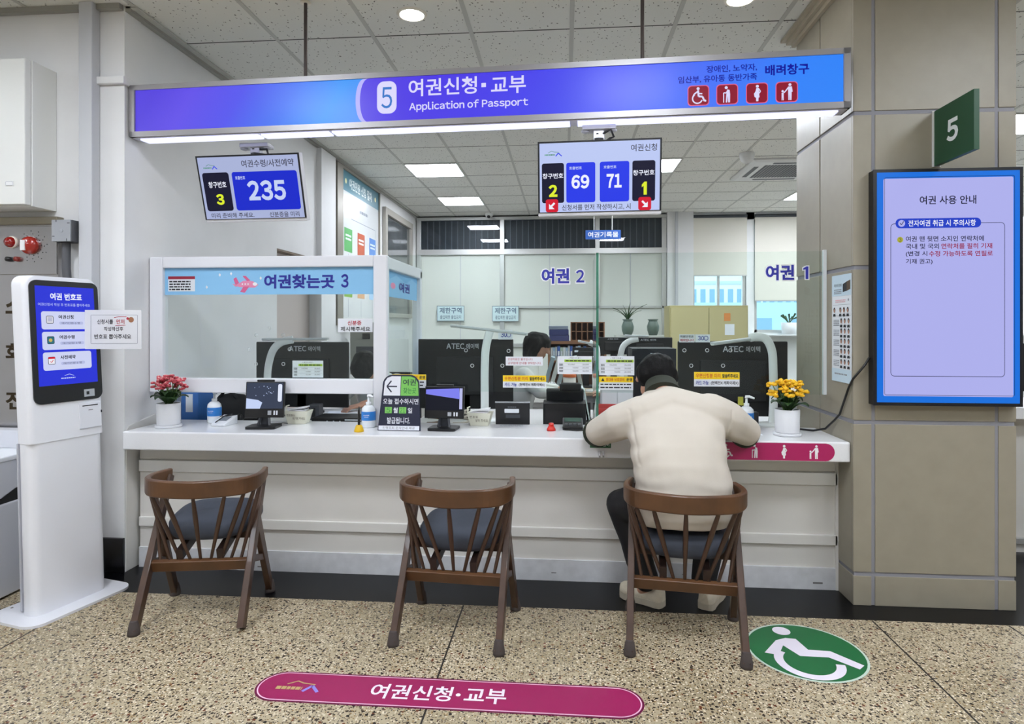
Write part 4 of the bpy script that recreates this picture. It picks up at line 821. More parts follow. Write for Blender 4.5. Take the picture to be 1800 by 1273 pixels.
# paper baskets
bk = mat('basket_cream', '#d9d8c6', .6); slip = mat('slip_white', '#e9e9ec', .7)
def basket(label, x, y, rz, l1, l2):
    t = thing('ticket_basket', label, 'basket', (x, y, CT), rz)
    m = MB(); B_ = [(-.05, -.035), (.05, -.035), (.05, .035), (-.05, .035)]; Tp = [(-.07, -.05), (.07, -.05), (.07, .05), (-.07, .05)]
    R = lambda P_, k, z: [(a*k, b*k, z) for a, b in P_]
    m.ring_loft([R(B_, .02, .001), R(B_, 1, .0), R(Tp, 1, .075), R(Tp, .94, .075), R(B_, .93, .008), R(B_, .02, .008)], bk, False, True)
    m.build('tray', t, bevel=.004)
    m = MB(); p = P2(m, (-.064, -.0478, .066), (.128, 0, 0), (0, .0105, -.052), 128, 54); p.text(l1, 12, 6, 60, 22, mat('ink_brown', '#5a4b3a', .8), 2); p.text(l2, 44, 26, 116, 44, mat('ink_brown'), 2); m.build('writing', t)
    m = MB(); m.tube([(-.068, -.02, .07), (-.074, 0, .098), (-.066, .025, .1)], .004, bk, 6); m.build('handle', t)
    for k in range(3): m = MB(); m.T = Matrix.Translation((.01*k-.01, 0, .062+.012*k)) @ Matrix.Rotation(.25-.2*k, 4, 'Y'); m.box(-.045, .045, -.032, .032, 0, .006, slip); m.build('ticket_stack', t)
basket('cream basket of used tickets beside the left customer monitor', -1.545, 3.555, .05, '번호표는', '여기에 주세요')
basket('cream basket of slips standing below the white lamp post', -.48, 3.57, -.06, '번호표', '넣어 주세요')
t = thing('pen_stand', 'black pen upright in a small yellow stand before the sanitizer', 'pen stand', (-1.1, 3.3, CT))
m = MB(); m.lathe([(.0, 0), (.026, 0), (.026, .006), (.018, .03), (.014, .036), (.0, .037)], mat('stand_yellow', '#e0b416', .35), n=18); m.build('base', t)
m = MB(); m.lathe([(.006, .034), (.0075, .05), (.006, .11), (.002, .135), (.0, .137)], blk, n=10); m.build('pen', t)
# black A-frame sign board
t = thing('sign_board', 'black arched sign board with a left arrow and Korean lettering', 'sign', (-.893, 3.345, CT), -.02)
nv = mat('board_navy', '#1d2138', .4); lg = mat('board_lime', '#79c15a', .5); wl = mat('board_white', '#e4e6ee', .5)
W_ = .238; H_ = .30; lean_ = .045
out = [(-W_/2, 0), (W_/2, 0), (W_*.43, H_*.75)]+[(W_*.43-.055+.055*math.cos(math.radians(a)), H_-.055+.055*math.sin(math.radians(a))) for a in range(0, 91, 15)]+[(-W_*.43+.055-.055*math.sin(math.radians(a)), H_-.055+.055*math.cos(math.radians(a))) for a in range(0, 91, 15)]+[(-W_*.43, H_*.75)]
m = MB(); m.prism(out, (0, 0, 0), (1, 0, 0), (0, lean_/H_, 1), .008, nv); m.build('board', t)
m = MB(); m.bar((0, lean_+.002, H_*.8), (0, .13, 0.003), .06, .004, nv, (0, 1, 0)); m.build('rear_leg', t)
m = MB(); p = P2(m, (-W_/2, lean_-.0006, H_), (W_, 0, 0), (0, -lean_, -H_), 80, 98, .0004)
p.poly([(8, 37), (39.5, 37), (39.5, 3), (22, 3), (14, 6), (9.5, 13)], wl, 1); p.poly([(40.5, 37), (74, 37), (72, 14), (66, 6), (58, 3), (40.5, 3)], lg, 1); p.line([(14, 21), (33, 21)], 2.4, nv, 2); p.line([(22, 11), (14, 21), (23, 31)], 2.4, nv, 2)
p.text('여권', 44, 8, 68, 19, nv, 2, .015); p.text('찾는곳', 45, 23, 69, 33, mat('board_green', '#2f7a3a', .5), 2, .01); p.text('오늘 접수하시면', 8, 42, 74, 52, wl, 2, .015)
p.rect(12, 57, 25, 68, lg, 1); p.text('5', 15, 58.5, 22, 66.5, mat('board_green'), 2); p.text('월', 28, 58, 36, 67.5, wl, 2, .02); p.rect(38.5, 57, 52, 68, lg, 1); p.text('21', 40, 58.5, 50, 66.5, mat('board_green'), 2); p.text('일', 55, 58, 63, 67.5, wl, 2, .02); p.text('발급됩니다.', 17, 75, 60, 86, wl, 2, .015)
p.rect(1.5, 89.5, 77.5, 97, wl, 1); p.text('진행조회 문자안내 제공', 9, 91, 69, 95.5, mat('scuff'), 2); m.build('board_print', t)
m = MB(); p = P2(m, (at(875, 756, 3.68).x, 3.62, CT), (.19, 0, 0), (0, -.13, 0), 60, 40); m.box(-.4, -.2, 3.34, 3.5, CT, CT+.001, mat('paper')) if False else p.rect(0, 0, 60, 40, mat('laminate'), 1); p.scribble(8, 10, 50, 30, gtx, 2, 3)
tag(m.build('counter_notice'), 'laminated sheet lying flat on the worktop before the black tablet', 'notice')
t = thing('counter_tablet', 'black tablet on a stand seen from behind with a white label', 'tablet', (-.297, 3.6, CT), .03)
m = MB(); m.T = Matrix.Rotation(.16, 4, 'X'); m.box(-.098, .098, 0, .012, 0, .132, blk); m.box(-.1, .1, -.002, .014, .128, .135, mat('tablet_rim', '#b5b8bd', .3, .6)); m.build('case', t, bevel=.003)
m = MB(); m.T = Matrix.Rotation(.16, 4, 'X'); p = P2(m, (-.045, -.0006, .11), (.09, 0, 0), (0, 0, -.06), 90, 60); p.rrect(-1, 16, 82, 40, 4, paper, 1); p.scribble(18, 2, 66, 8, gtx, 1, 1); p.rect(6, 48, 88, 70, mat('stand_grey'), 1); m.build('label', t)
m = MB(); m.add([(-.06, .0, 0), (.06, .0, 0), (.06, .08, 0), (-.06, .08, 0), (-.05, .004, .05), (.05, .004, .05), (.05, .02, .05), (-.05, .02, .05)], [(0, 3, 2, 1), (4, 5, 6, 7), (0, 1, 5, 4), (1, 2, 6, 5), (2, 3, 7, 6), (3, 0, 4, 7)], blk); m.build('stand', t)
t = thing('label_printer', 'black desktop printer with a raised lid right of the black tablet', 'printer', (.0, 3.66, .742))
m = MB(); rsolid(m, -.125, .125, -.005, .2, 0, .16, .02, blk); m.build('body', t, bevel=.008)
m = MB(); m.T = Matrix.Translation((0, .16, .14)) @ Matrix.Rotation(.25, 4, 'X'); m.box(-.11, .115, 0, .03, 0, .09, mat('black_matte', '#17171a', .6)); m.box(-.03, .1, -.01, .02, .08, .13, blk); m.build('lid', t, bevel=.008)
t = thing('counter_bell', 'small red call bell on the worktop', 'call bell', (-.072, 3.42, CT))
rdp = mat('bell_plastic', '#c8281c', .3); m = MB(); m.lathe([(.0, 0), (.025, 0), (.024, .008), (.013, .03), (.0, .031)], rdp, n=18); m.build('base', t); m = MB(); m.lathe([(.014, .03), (.013, .04), (.0, .043)], rdp, n=14); m.build('button', t)
t = thing('keypad_terminal', 'dark green faced keypad terminal with a cable near the seated man', 'card terminal', (.045, 3.49, CT))
m = MB(); m.add([(-.055, -.05, 0), (.055, -.05, 0), (.055, .05, 0), (-.055, .05, 0), (-.055, -.05, .02), (.055, -.05, .02), (.055, .05, .055), (-.055, .05, .055)], [(0, 3, 2, 1), (4, 5, 6, 7), (0, 1, 5, 4), (1, 2, 6, 5), (2, 3, 7, 6), (3, 0, 4, 7)], blk); m.build('body', t, bevel=.004)
m = MB(); m.quad((-.045, .0, .039), (.045, .0, .039), (.045, .042, .0535), (-.045, .042, .0535), mat('lcd_green', '#3f5a50', .2)); m.build('display', t)
m = MB()
for i in range(4): m.box(-.045+i*.024, -.028+i*.024, -.04, -.02, .022, .033, mat('key_grey', '#4a4d50', .5))
m.build('keys', t)
m = MB(); m.tube([(-.055, .0, .008), (-.05, -.06, .004), (.02, -.085, .004), (.08, -.07, .004), (.12, -.08, .004)], .003, blk, 6); m.build('cord', t)
m = MB(); m.T = Matrix.Translation((.93, 3.4, CT)) @ Matrix.Rotation(.2, 4, 'Z'); m.box(-.07, .09, -.05, .08, 0, .0015, mat('paper')); tag(m.build('application_form'), 'sheet of paper on the worktop under the man\'s right elbow', 'paper')
m = MB(); m.box(1.04, 1.07, 3.58, 3.63, CT, CT+.09, blk); tag(m.build('power_adapter', bevel=.004), 'black power adapter block left of the yellow flower pot', 'adapter')

# ================================================================== STAFF SIDE
dtop = mat('desk_top', '#b9a68c', .45); dgrey = mat('desk_grey', '#a7a8a9', .5)
def desk(label, x0, x1, y0, y1, z, top):
    t = thing('office_desk', label, 'desk', ((x0+x1)/2, (y0+y1)/2, 0)); w2 = (x1-x0)/2; d2 = (y1-y0)/2
    m = MB(); m.box(-w2, w2, -d2, d2, z-.028, z, top); m.build('top', t, bevel=.003)
    for s_ in (-1, 1): m = MB(); m.box(s_*(w2-.03)-.012, s_*(w2-.03)+.012, -d2+.03, d2-.03, 0, z-.028, dgrey); m.build('side_panel', t)
    m = MB(); m.box(-w2+.05, w2-.05, -d2+.05, -d2+.065, .3, z-.028, dgrey); m.build('modesty_panel', t); return t
desk('staff desk just behind the worktop inside the booth', -2.36, -1.07, 3.66, 4.5, .74, mat('desk_white', '#c9c9c7', .5))
desk('staff desk just behind the worktop of windows 1 and 2', -.95, 1.38, 3.66, 4.6, .74, mat('desk_white'))
desk('brown-topped staff desk farther back by the seated clerk', .0, 2.2, 5.55, 6.3, .76, dtop)
DZ = .741
def big_monitor(label, x0, x1, ytop, Y, brand, holes=True, zbase=DZ, hh=None, logo_at=.52):
    a = at(x0, ytop, Y); b = at(x1, ytop, Y); w_ = b.x-a.x; h = hh or w_*.565
    t = thing('monitor', label, 'monitor', ((a.x+b.x)/2, Y, zbase)); zt = a.z-zbase
    m = MB(); m.box(-w_/2, w_/2, 0, .03, zt-h, zt, blk); m.box(-w_*.3, w_*.3, -.018, 0, zt-h*.8, zt-h*.25, mat('black_matte')); m.build('housing', t, bevel=.006)
    m = MB(); m.box(-w_/2+.01, w_/2-.01, .03, .032, zt-h+.012, zt-.01, screen('work_screen', '#8aa0c8')); m.build('display', t)
    m = MB(); p = P2(m, (-w_/2, -.0006, zt), (w_, 0, 0), (0, 0, -h), 100, 56)
    if brand: p.text('ATEC', 100*logo_at-22, 3.5, 100*logo_at-3, 8, mat('print_silver', '#c9ccd2', .4), 1, .02); p.text('에이텍', 100*logo_at-1, 3.6, 100*logo_at+12, 8, mat('print_silver'), 1, .01)
    else: p.rrect(8, 10, 22, 17, 1, paper, 1)
    m.build('rear_print', t)
    m = MB(); m.box(-.03, .03, .0, .03, .01, zt-h*.5, mat('black_matte')); m.build('neck', t)
    m = MB(); rsolid(m, -.12, .12, -.09, .13, 0, .012, .03, mat('black_matte')); m.build('base', t); return t
big_monitor('large black monitor seen from behind inside the booth', 450, 612, 601, 4.2, True, hh=.45, logo_at=.58)
big_monitor('large black monitor seen from behind at window 2', 735, 902, 596, 4.2, True, hh=.47)
big_monitor('large black monitor seen from behind at window 1 right of the man', 1192, 1385, 600, 4.05, True, logo_at=.63, hh=.47)
big_monitor('black monitor in the background left of the pair behind the green divider', 1052, 1106, 593, 5.9, True, zbase=.761)
big_monitor('black monitor in the background above the man\'s head', 1102, 1182, 593, 5.75, True, zbase=.761)
big_monitor('low black monitor with a white label left of the green divider', 1006, 1054, 611, 6.05, False, zbase=.761)
t = thing('office_printer', 'black boxy printer behind the seated man\'s head', 'printer', (at(1150, 690, 5.0).x, 5.0, .0)); pt = at(1150, 613, 5.0).z
m = MB(); m.box(-.17, .17, 0, .35, .78, pt, mat('printer_black', '#1b1c20', .45)); m.box(-.14, .14, -.004, 0, .95, pt-.08, mat('black_matte')); m.box(-.03, .0, -.0045, -.004, pt-.05, pt-.035, paper); m.build('body', t, bevel=.008)
m = MB(); m.box(-.22, .22, -.04, .4, 0, .78, dgrey); m.build('cabinet_stand', t, bevel=.004)
lw = mat('lamp_white', '#eceeee', .4)
def desk_lamp(label, x, y, arm, head0, head1, z0=DZ):
    t = thing('desk_lamp', label, 'desk lamp', (x, y, z0)); o = Vector((x, y, z0))
    m = MB(); m.lathe([(.0, 0), (.09, 0), (.085, .016), (.0, .02)], lw, n=24); m.build('base', t)
    m = MB(); P_ = [Vector(q)-o for q in arm]; m.tube([(0, 0, .015)]+P_, .026, lw, 10, True, .5); m.build('arm', t)
    m = MB(); a, b = Vector(head0)-o, Vector(head1)-o; m.bar(a, b, .05, .014, mat('lamp_head', '#c9cdcf', .35), (0, 0, 1)); m.bar(a+Vector((0, 0, -.009)), b+Vector((0, 0, -.009)), .03, .006, mat('lamp_diffuse', '#f0f0ea', .4)); m.build('head', t, bevel=.003)
A = lambda x, y, Y: at(x, y, Y)
desk_lamp('white desk lamp with a bent arm before the booth monitor', A(470, 665, 4.05).x, 4.05, smooth_path([A(470, 690, 4.05), A(471, 650, 4.05), A(479, 618, 4.05), A(494, 602, 4.05), A(515, 597, 4.05)]), A(463, 596.5, 4.06), A(576, 595.5, 4.06))
desk_lamp('white desk lamp with a tall straight post before the window 2 monitor', A(852, 690, 4.0).x, 4.0, smooth_path([A(852, 700, 4.0), A(852, 650, 4.0), A(854, 612, 4.0), A(861, 582, 4.0)]), A(793, 572, 4.02), A(927, 587, 4.0))
desk_lamp('white desk lamp with a broad curved arm before the window 1 monitor', A(1358, 690, 3.97).x, 3.97, smooth_path([A(1360, 700, 3.97), A(1359, 650, 3.97), A(1357, 618, 3.97), A(1348, 598, 3.97), A(1334, 592, 3.97), A(1318, 594, 3.97)]), A(1330, 594, 4.0), A(1252, 604, 3.9))
desk_lamp('white desk lamp with a looping arm in the background behind the divider', A(1092, 640, 5.6).x, 5.62, smooth_path([A(1092, 668, 5.6), A(1090, 640, 5.6), A(1094, 612, 5.6), A(1106, 600, 5.6), A(1122, 596, 5.6)]), A(1098, 590, 5.62), A(1140, 591, 5.6), .761)
desk_lamp('white desk lamp tilted over the low background monitor', A(1046, 640, 5.7).x, 5.65, smooth_path([A(1046, 660, 5.65), A(1050, 630, 5.65), A(1048, 610, 5.65), A(1036, 602, 5.65)]), A(1016, 599, 5.65), A(1044, 605, 5.65), .761)
# file box, bag, keyboard, phone at the booth
t = thing('file_box', 'blue file box with a white spine label behind the red flowers', 'file box', (at(333, 700, 3.7).x, 3.7, DZ))
fb = mat('file_blue', '#3b6fb5', .5); m = MB(); m.box(-.055, .055, 0, .2, 0, .2, fb); m.build('box', t, bevel=.004); m = MB(); m.box(-.022, .022, -.003, .0, .08, .19, paper); m.build('spine_label', t)
t = thing('black_backpack', 'black bag slumped on the booth desk behind the payment pad', 'bag', (at(408, 715, 3.85).x, 3.85, DZ))
m = MB(); m.lathe([(.0, 0), (.12, .0), (.135, .05), (.12, .12), (.08, .17), (.0, .185)], mat('bag_cloth', '#131316', .8, bump=.3, bscale=40), n=20, sy=.75); m.build('body', t); m = MB(); m.tube([(-.05, -.05, .16), (-.02, -.06, .2), (.03, -.06, .2), (.06, -.05, .15)], .01, mat('bag_cloth'), 8); m.build('strap', t)
t = thing('barcode_scanner', 'black flat passport reader on the booth desk', 'reader', (at(595, 735, 3.75).x, 3.78, DZ))
m = MB(); m.box(-.16, .16, -.06, .14, 0, .05, blk); m.build('body', t, bevel=.006); m = MB()
for x in (-.06, -.02, .02): m.box(x-.004, x+.004, -.0605, -.06, .028, .034, paper)
m.box(.05, .15, -.061, -.059, .036, .044, paper); m.build('front_print', t)
t = thing('desk_phone', 'dark grey stand with a slot on the booth desk before the clerk\'s arms', 'phone stand', (at(551, 718, 3.95).x, 3.97, DZ)); m = MB(); m.box(-.035, .035, -.02, .06, 0, .1, mat('stand_grey')); m.build('stand', t, bevel=.005); m = MB(); m.box(-.012, .012, -.022, -.019, .02, .08, blk); m.build('slot', t)
t = thing('headset', 'black headphones lying on the desk behind the small left monitor', 'headphones', (at(440, 740, 3.72).x, 3.72, DZ)); m = MB()
m.tube([(.07*math.cos(a*math.pi/8), .06*math.sin(a*math.pi/8), .03) for a in range(9)], .01, blk, 8); m.build('headband', t)
for s_ in (-1, 1): m = MB(); m.ball((s_*.07, 0, .036), .034, blk, 12, 8, (.6, 1, 1)); m.build('ear_cup', t)
t = thing('red_tray', 'red plastic tray on the staff desk right of the green divider', 'tray', (at(1072, 718, 4.1).x, 4.15, DZ)); m = MB(); R = lambda w_, d_, z: [(-w_, -d_, z), (w_, -d_, z), (w_, d_, z), (-w_, d_, z)]
m.ring_loft([R(.002, .002, .002), R(.07, .1, 0), R(.085, .12, .085), R(.079, .114, .085), R(.064, .094, .008), R(.002, .002, .008)], mat('tray_red', '#b5322e', .4), False); m.build('tray', t)
t = thing('storage_case', 'translucent grey plastic drawer case behind the red tray', 'storage case', (at(1085, 700, 4.45).x, 4.45, DZ)); cs = mat('case_grey', '#bfc3c6', .3); m = MB(); m.box(-.11, .11, 0, .15, 0, .17, cs); m.build('body', t, bevel=.004)
for k in range(2):
    m = MB(); m.box(-.104+.108*k, -.004+.108*k, -.006, 0, .02, .15, mat('case_front', '#d3d6d9', .25)); m.build('drawer', t)
t = thing('file_rack', 'rack of tilted paper files left of the green glass divider', 'file rack', (at(1025, 720, 4.0).x, 4.02, DZ)); m = MB(); m.box(-.055, .055, 0, .2, 0, .012, blk); m.box(-.055, .055, .19, .2, 0, .1, blk); m.build('rack', t)
for k in range(5):
    m = MB(); m.T = Matrix.Translation((-.04+.02*k, 0, .012)) @ Matrix.Rotation(-.12-.05*(k % 3), 4, 'Y'); m.box(-.003, .005, .005, .18, 0, .19+.012*(k % 2), mat(('paper', 'file_pale', 'file_teal')[k % 3], ('#e2e6ec', '#c7d6d2', '#8fb0a8')[k % 3], .6)); m.build('file', t)
for i, (x, hgt, c_) in enumerate(((966, 60, '#8fa0a6'), (974, 62, '#d4d8d2'), (983, 64, '#aebcc0'), (994, 70, '#7fb2d2'), (1003, 52, '#c4c9c4'))):
    c = at(x+(-14 if i < 3 else 6), 690, 5.2); m = MB(); m.T = Matrix.Translation((c.x+.02*i, 5.72, .761)) @ Matrix.Rotation(.28 if i < 3 else -.2, 4, 'Y'); m.box(-.018, .018, 0, .22, 0, .31-.01*(i % 2), mat('folder%s' % 'abcde'[i], c_, .6))
    tag(m.build('ring_binder', bevel=.003), ('leaning grey-blue binder beside the bent clerk, leftmost of five', 'pale leaning binder beside the bent clerk, second of five', 'grey leaning binder beside the bent clerk, third of five', 'light blue binder leaning right, fourth of five beside the clerk', 'short pale binder leaning right, nearest the fee table')[i], 'binder', 'leaning binders on the back desk')
t = thing('wipes_tub', 'white tub with an orange lid on the back desk', 'tub', (at(1001, 690, 5.62).x, 5.62, .761)); m = MB(); m.lathe([(.0, 0), (.055, 0), (.057, .13), (.0, .131)], mat('tub_white', '#e3ded6', .4), n=20); m.build('tub', t); m = MB(); m.lathe([(.06, .13), (.06, .155), (.055, .158), (.0, .16)], mat('lid_orange', '#c8622c', .4), n=20); m.build('lid', t)
m = MB(); c = at(974, 688, 5.6); m.T = Matrix.Translation((c.x-.02, 5.64, .761)); rings = []
for i in range(6):
    u = i/5; rings.append([(.085*(1-u*.75)*math.cos(j*math.pi/8)*(1+.2*math.sin(j*3+i)), .06*(1-u*.7)*math.sin(j*math.pi/8), .075*u*(1+.15*math.sin(j*2))) for j in range(16)])
m.ring_loft(rings, slip); tag(m.build('crumpled_tissue'), 'crumpled white tissue beside the orange-lidded tub', 'tissue')
for k, (x, lab) in enumerate(((766, 'brown coil of cable behind the customer monitor with the violet reflection'), (812, 'pale coil of cable right of the customer monitor with the violet reflection'))):
    c = at(x, 738, 3.72); m = MB(); m.tube([((.05-.004*(a//12))*math.cos(a*math.pi/6), (.04-.003*(a//12))*math.sin(a*math.pi/6), .012+.0028*a) for a in range(37)], .007, mat(('cord_brown', 'cord_pale')[k], ('#6b543f', '#b9b2a4')[k], .6), 7)
    tag(m.build('cable_coil', loc=(c.x, 3.72, .741)), lab, 'cable')
# ------------------------------------------------------------------ back of the office
wd = mat('shelf_wood', '#94694c', .5, var=.15, vscale=10); wdd = mat('shelf_dark', '#6e4a35', .5, var=.15, vscale=10)
a = at(963, 600, 7.0); b = at(1066, 600, 7.0); BW = b.x-a.x; bt = a.z
t = thing('bookcase', 'low brown bookcase with a row of files against the partition', 'bookcase', ((a.x+b.x)/2, 7.0, 0))
m = MB(); m.box(-BW/2, BW/2, .0, .33, bt-.03, bt, wd); m.box(-BW/2, -BW/2+.025, 0, .33, 0, bt-.03, wd); m.box(BW/2-.025, BW/2, 0, .33, 0, bt-.03, wd); m.box(-BW/2, BW/2, .31, .33, 0, bt-.03, wdd); m.build('carcass', t)
for z in (.05, .4, bt-.215): m = MB(); m.box(-BW/2+.025, BW/2-.025, .0, .31, z-.02, z, wd); m.build('shelf', t)
rnd = random.Random(4); x = a.x+.03; k = 0; names = ('white', 'pale blue', 'grey', 'deep blue', 'pale green')
cols = ('#dfe2e4', '#a9c3dc', '#b7babd', '#3f62b0', '#b9cdb9')
while x < a.x+.40:
    w_ = rnd.uniform(.022, .034); c_ = k % 5; h_ = rnd.uniform(.14, .165); m = MB(); m.box(x, x+w_-.002, 7.02, 7.24, bt-.2148, bt-.2148+h_, mat('spine_'+'abcde'[c_], cols[c_], .6)); m.box(x+.006, x+w_-.008, 7.0188, 7.02, bt-.16, bt-.11, paper)
    tag(m.build('file_spine'), '%s file in the low bookcase, number %s from its left side' % (names[c_], ('one', 'two', 'three', 'four', 'five', 'six', 'seven', 'eight', 'nine', 'ten', 'eleven', 'twelve', 'thirteen', 'fourteen', 'fifteen', 'sixteen', 'seventeen', 'eighteen')[k]), 'file', 'files in the low bookcase'); x += w_; k += 1
for k, (z0, z1, c_) in enumerate(((0, .065, 'binder_navy'), (.066, .13, 'binder_navy'), (.131, .17, 'binder_grey'))):
    c0 = at(966, 600, 7.1).x; m = MB(); m.box(c0-.004*k, c0+.22-.006*k, 7.05, 7.3, bt+z0+.0005, bt+z1, mat(c_, '#3c4478' if k < 2 else '#8a93a4', .5)); tag(m.build('storage_box', bevel=.004), ('navy flat box at the bottom of the stack on the bookcase', 'navy flat box in the middle of the stack on the bookcase', 'grey-blue flat box on top of the stack on the bookcase')[k], 'box', 'flat boxes stacked on the bookcase')
t = thing('pigeonhole_rack', 'brown wooden pigeonhole rack standing on the bookcase', 'rack', ((at(1003, 590, 7.05).x+at(1063, 590, 7.05).x)/2, 7.05, bt)); w2 = (at(1063, 590, 7.05).x-at(1003, 590, 7.05).x)/2; hh = .215
m = MB(); m.box(-w2, w2, .18, .195, 0, hh, wdd)
for z in (0, hh-.012): m.box(-w2, w2, 0, .18, z, z+.012, wd)
for s_ in (-w2, w2-.012): m.box(s_, s_+.012, 0, .18, 0, hh, wd)
m.build('carcass', t)
for k in range(1, 6): m = MB(); x = -w2+2*w2*k/6; m.box(x-.004, x+.004, .002, .18, .012, hh-.012, wd); m.build('divider', t)
m = MB(); m.box(-w2+.012, w2-.012, .001, .18, hh*.5-.004, hh*.5+.004, wd); m.build('shelf', t)
# zone notices on the partition
def d_zone(p): H = p._h; p.rect(2, 2, 98, H-2, mat('notice_aqua', '#cfe2e6', .5), 2); p.text('제한구역', 10, H*.12, 90, H*.5, mat('print_slate', '#5b6f86', .6), 3, .02); p.text('출입제한 출입금지', 12, H*.62, 88, H*.86, mat('print_slate'), 3, .01)
notice('zone_notice', 'pale restricted area notice on the partition, the left of the two', (-2.06, 10.05, 1.655), .45, .25, d_zone, mat('notice_edge', '#7a8a92', .5)); notice('zone_notice', 'pale restricted area notice on the partition, the right of the two', (-1.16, 10.05, 1.65), .43, .25, d_zone, mat('notice_edge'))
def d_30(p): H = p._h; p.text('30', 18, H*.2, 60, H*.75, pb, 2, .02); p.frame(60, H*.22, 86, H*.72, 10, 4, pb, 2)
t30 = px_notice('anniversary_card', 'white card with a blue 30 clipped over the monitor beside the straight white lamp post', 876, 580, 901, 597, 4.185, d_30); px_notice('anniversary_card', 'white card with a blue 30 clipped over the monitor right of the seated man', 1222, 588, 1248, 602, 4.035, d_30)
def d_priv(p): H = p._h; p.text('직원안전은', 6, H*.1, 94, H*.45, pd, 2, .02); p.text('배려입니다', 6, H*.55, 94, H*.9, pr_, 2, .02)
px_notice('desk_card', 'white card with black and red writing on the left of the window 1 monitor', 1194, 588, 1221, 602, 4.03, d_priv)
# olive locker, plants
oliv = mat('locker_olive', '#b3a878', .5); t = thing('steel_locker', 'olive cream steel cupboard by the window', 'cupboard', (1.851, 8.3, 0))
m = MB(); m.box(-.495, .495, 0, .45, .03, 1.6, oliv); m.box(-.48, .48, .02, .43, 0, .03, blk); m.build('body', t, bevel=.004)
for s_ in (-1, 1):
    m = MB(); m.box(min(s_*.004, s_*.48), max(s_*.004, s_*.48), -.016, 0, .06, 1.57, mat('locker_door', '#bcb184', .45)); dd = m.build('door', t, bevel=.003); m = MB(); m.box(s_*.06-.012, s_*.06+.012, -.04, -.016, .95, 1.1, mat('steel')); m.build('handle', dd)
m = MB(); m.box(.2, .32, -.018, -.016, 1.22, 1.36, paper); m.box(.19, .27, -.018, -.016, 1.4, 1.5, mat('magnet_orange', '#d98a4a', .5)); m.build('taped_notes', t)
cab = mat('cab_grey', '#c2c3bd', .5); t = thing('low_cabinet', 'low grey cabinet under the vases by the partition', 'cabinet', (1.1, 9.3, 0)); m = MB(); m.box(-.35, .38, 0, .4, 0, 1.195, cab); m.build('body', t, bevel=.004)
for s_ in (0, 1): m = MB(); m.box(-.34+.36*s_, .01+.36*s_, -.012, 0, .04, 1.17, cab); m.build('door', t, bevel=.003)
vase = mat('vase_celadon', '#5f6f66', .3)
for x, lab, pl in ((.93, 'dark green vase with long spiky leaves on the low cabinet', 1), (1.3, 'dark green vase without leaves on the low cabinet', 0)):
    t = thing('ceramic_vase', lab, 'vase', (x, 9.42, 1.196)); m = MB(); m.lathe([(.0, 0), (.06, 0), (.085, .07), (.09, .13), (.07, .19), (.06, .21), (.08, .23), (.075, .235), (.05, .21), (.0, .2)], vase, n=20); m.build('vase', t)
    if pl:
        for k in range(13):
            r2 = random.Random(k); a_ = k*2.39; L_ = r2.uniform(.25, .4); m = MB(); rings = []
            for i in range(6):
                u = i/5; c = Vector((math.cos(a_)*L_*.75*u**1.4, math.sin(a_)*L_*.5*u**1.4, .2+L_*u-.12*u*u)); sd = Vector((-math.sin(a_), math.cos(a_), .3))*.016*(1-u*.92); rings.append([c-sd, c+Vector((0, 0, .003)), c+sd, c-Vector((0, 0, .003))])
            m.ring_loft(rings, leafm); m.build('leaf', t)
t = thing('sill_plant', 'small white pot with a thin plant on the far window sill', 'potted plant', (at(1386, 585, 10.0).x, 9.98, at(1386, 590, 9.98).z)); m = MB(); m.lathe([(.0, 0), (.1, 0), (.115, .2), (.1, .2), (.0, .19)], potw, n=18); m.build('pot', t)
for k in range(7): m = MB(); a_ = k*.9; m.tube([(0, 0, .18), (.05*math.cos(a_), .05*math.sin(a_), .25), (.12*math.cos(a_), .08*math.sin(a_), .28+.01*k)], [.005, .008, .016], leafm, 6); m.build('leaf', t)
f = MB(); f.box(2.0, 7.5, 9.86, 10.14, 1.2, at(1386, 590, 9.98).z, mat('sill_white', '#d9dadb', .4)); struct(f.build('trim_7'))
# left wall fittings in the office
t = thing('wall_poster', 'large framed procedure poster with a teal heading on the left wall', 'poster', (-2.408, 6.59, 1.35))
m = MB(); L_ = 1.34; Hh = 1.72; fr = mat('frame_grey', '#8f8a80', .4, .3)
for a_, b_, c_, d_ in ((-.17, 0, 0, Hh), (L_, L_+.025, 0, Hh), (0, L_, 0, .03), (0, L_, Hh-.03, Hh)): m.box(0, .04, a_, b_, c_, d_, fr)
m.build('frame', t)
m = MB(); m.box(0, .02, 0, L_, .03, Hh-.03, mat('poster_face', '#d3d6d6', .18, spec=.6)); p = P2(m, (.0206, 0, Hh-.03), (0, L_, 0), (0, 0, -(Hh-.06)), 134, 166, .0008); tl_ = mat('poster_teal', '#3d7787', .3)
p.rect(0, 0, 134, 22, tl_, 1); p.text('여권민원 신청 절차', 24, 5, 106, 17, mat('poster_pale', '#dfe9ea', .4), 2, .03); p.disk(13, 11, 3, mat('poster_cream', '#e6e2a8', .4), 2, 12); p.disk(120, 11, 3, mat('poster_cream'), 2, 12)
for x, y, c_ in ((8, 62, '#55a35c'), (52, 62, '#b65a3c'), (96, 62, '#5a86c4'), (8, 112, '#86b840'), (52, 112, '#d3a273'), (96, 112, '#9fc3e0')):
    q = mat('block'+c_[1:], c_, .4); p.rect(x, y, x+26, y+26, q, 1); p.scribble(x+4, y+6, x+22, y+14, mat('poster_pale'), 2, 2); p.line([(x+13, y+28), (x+13, y+48)], .8, gtx, 1)
p.scribble(60, 34, 90, 40, gtx, 1, 1); p.line([(30, 50), (120, 50), (120, 60)], .8, gtx, 1); m.build('print', t)
t = thing('wall_window', 'grey framed inner window high on the left wall past the poster', 'window', (-2.408, 8.18, 1.45))
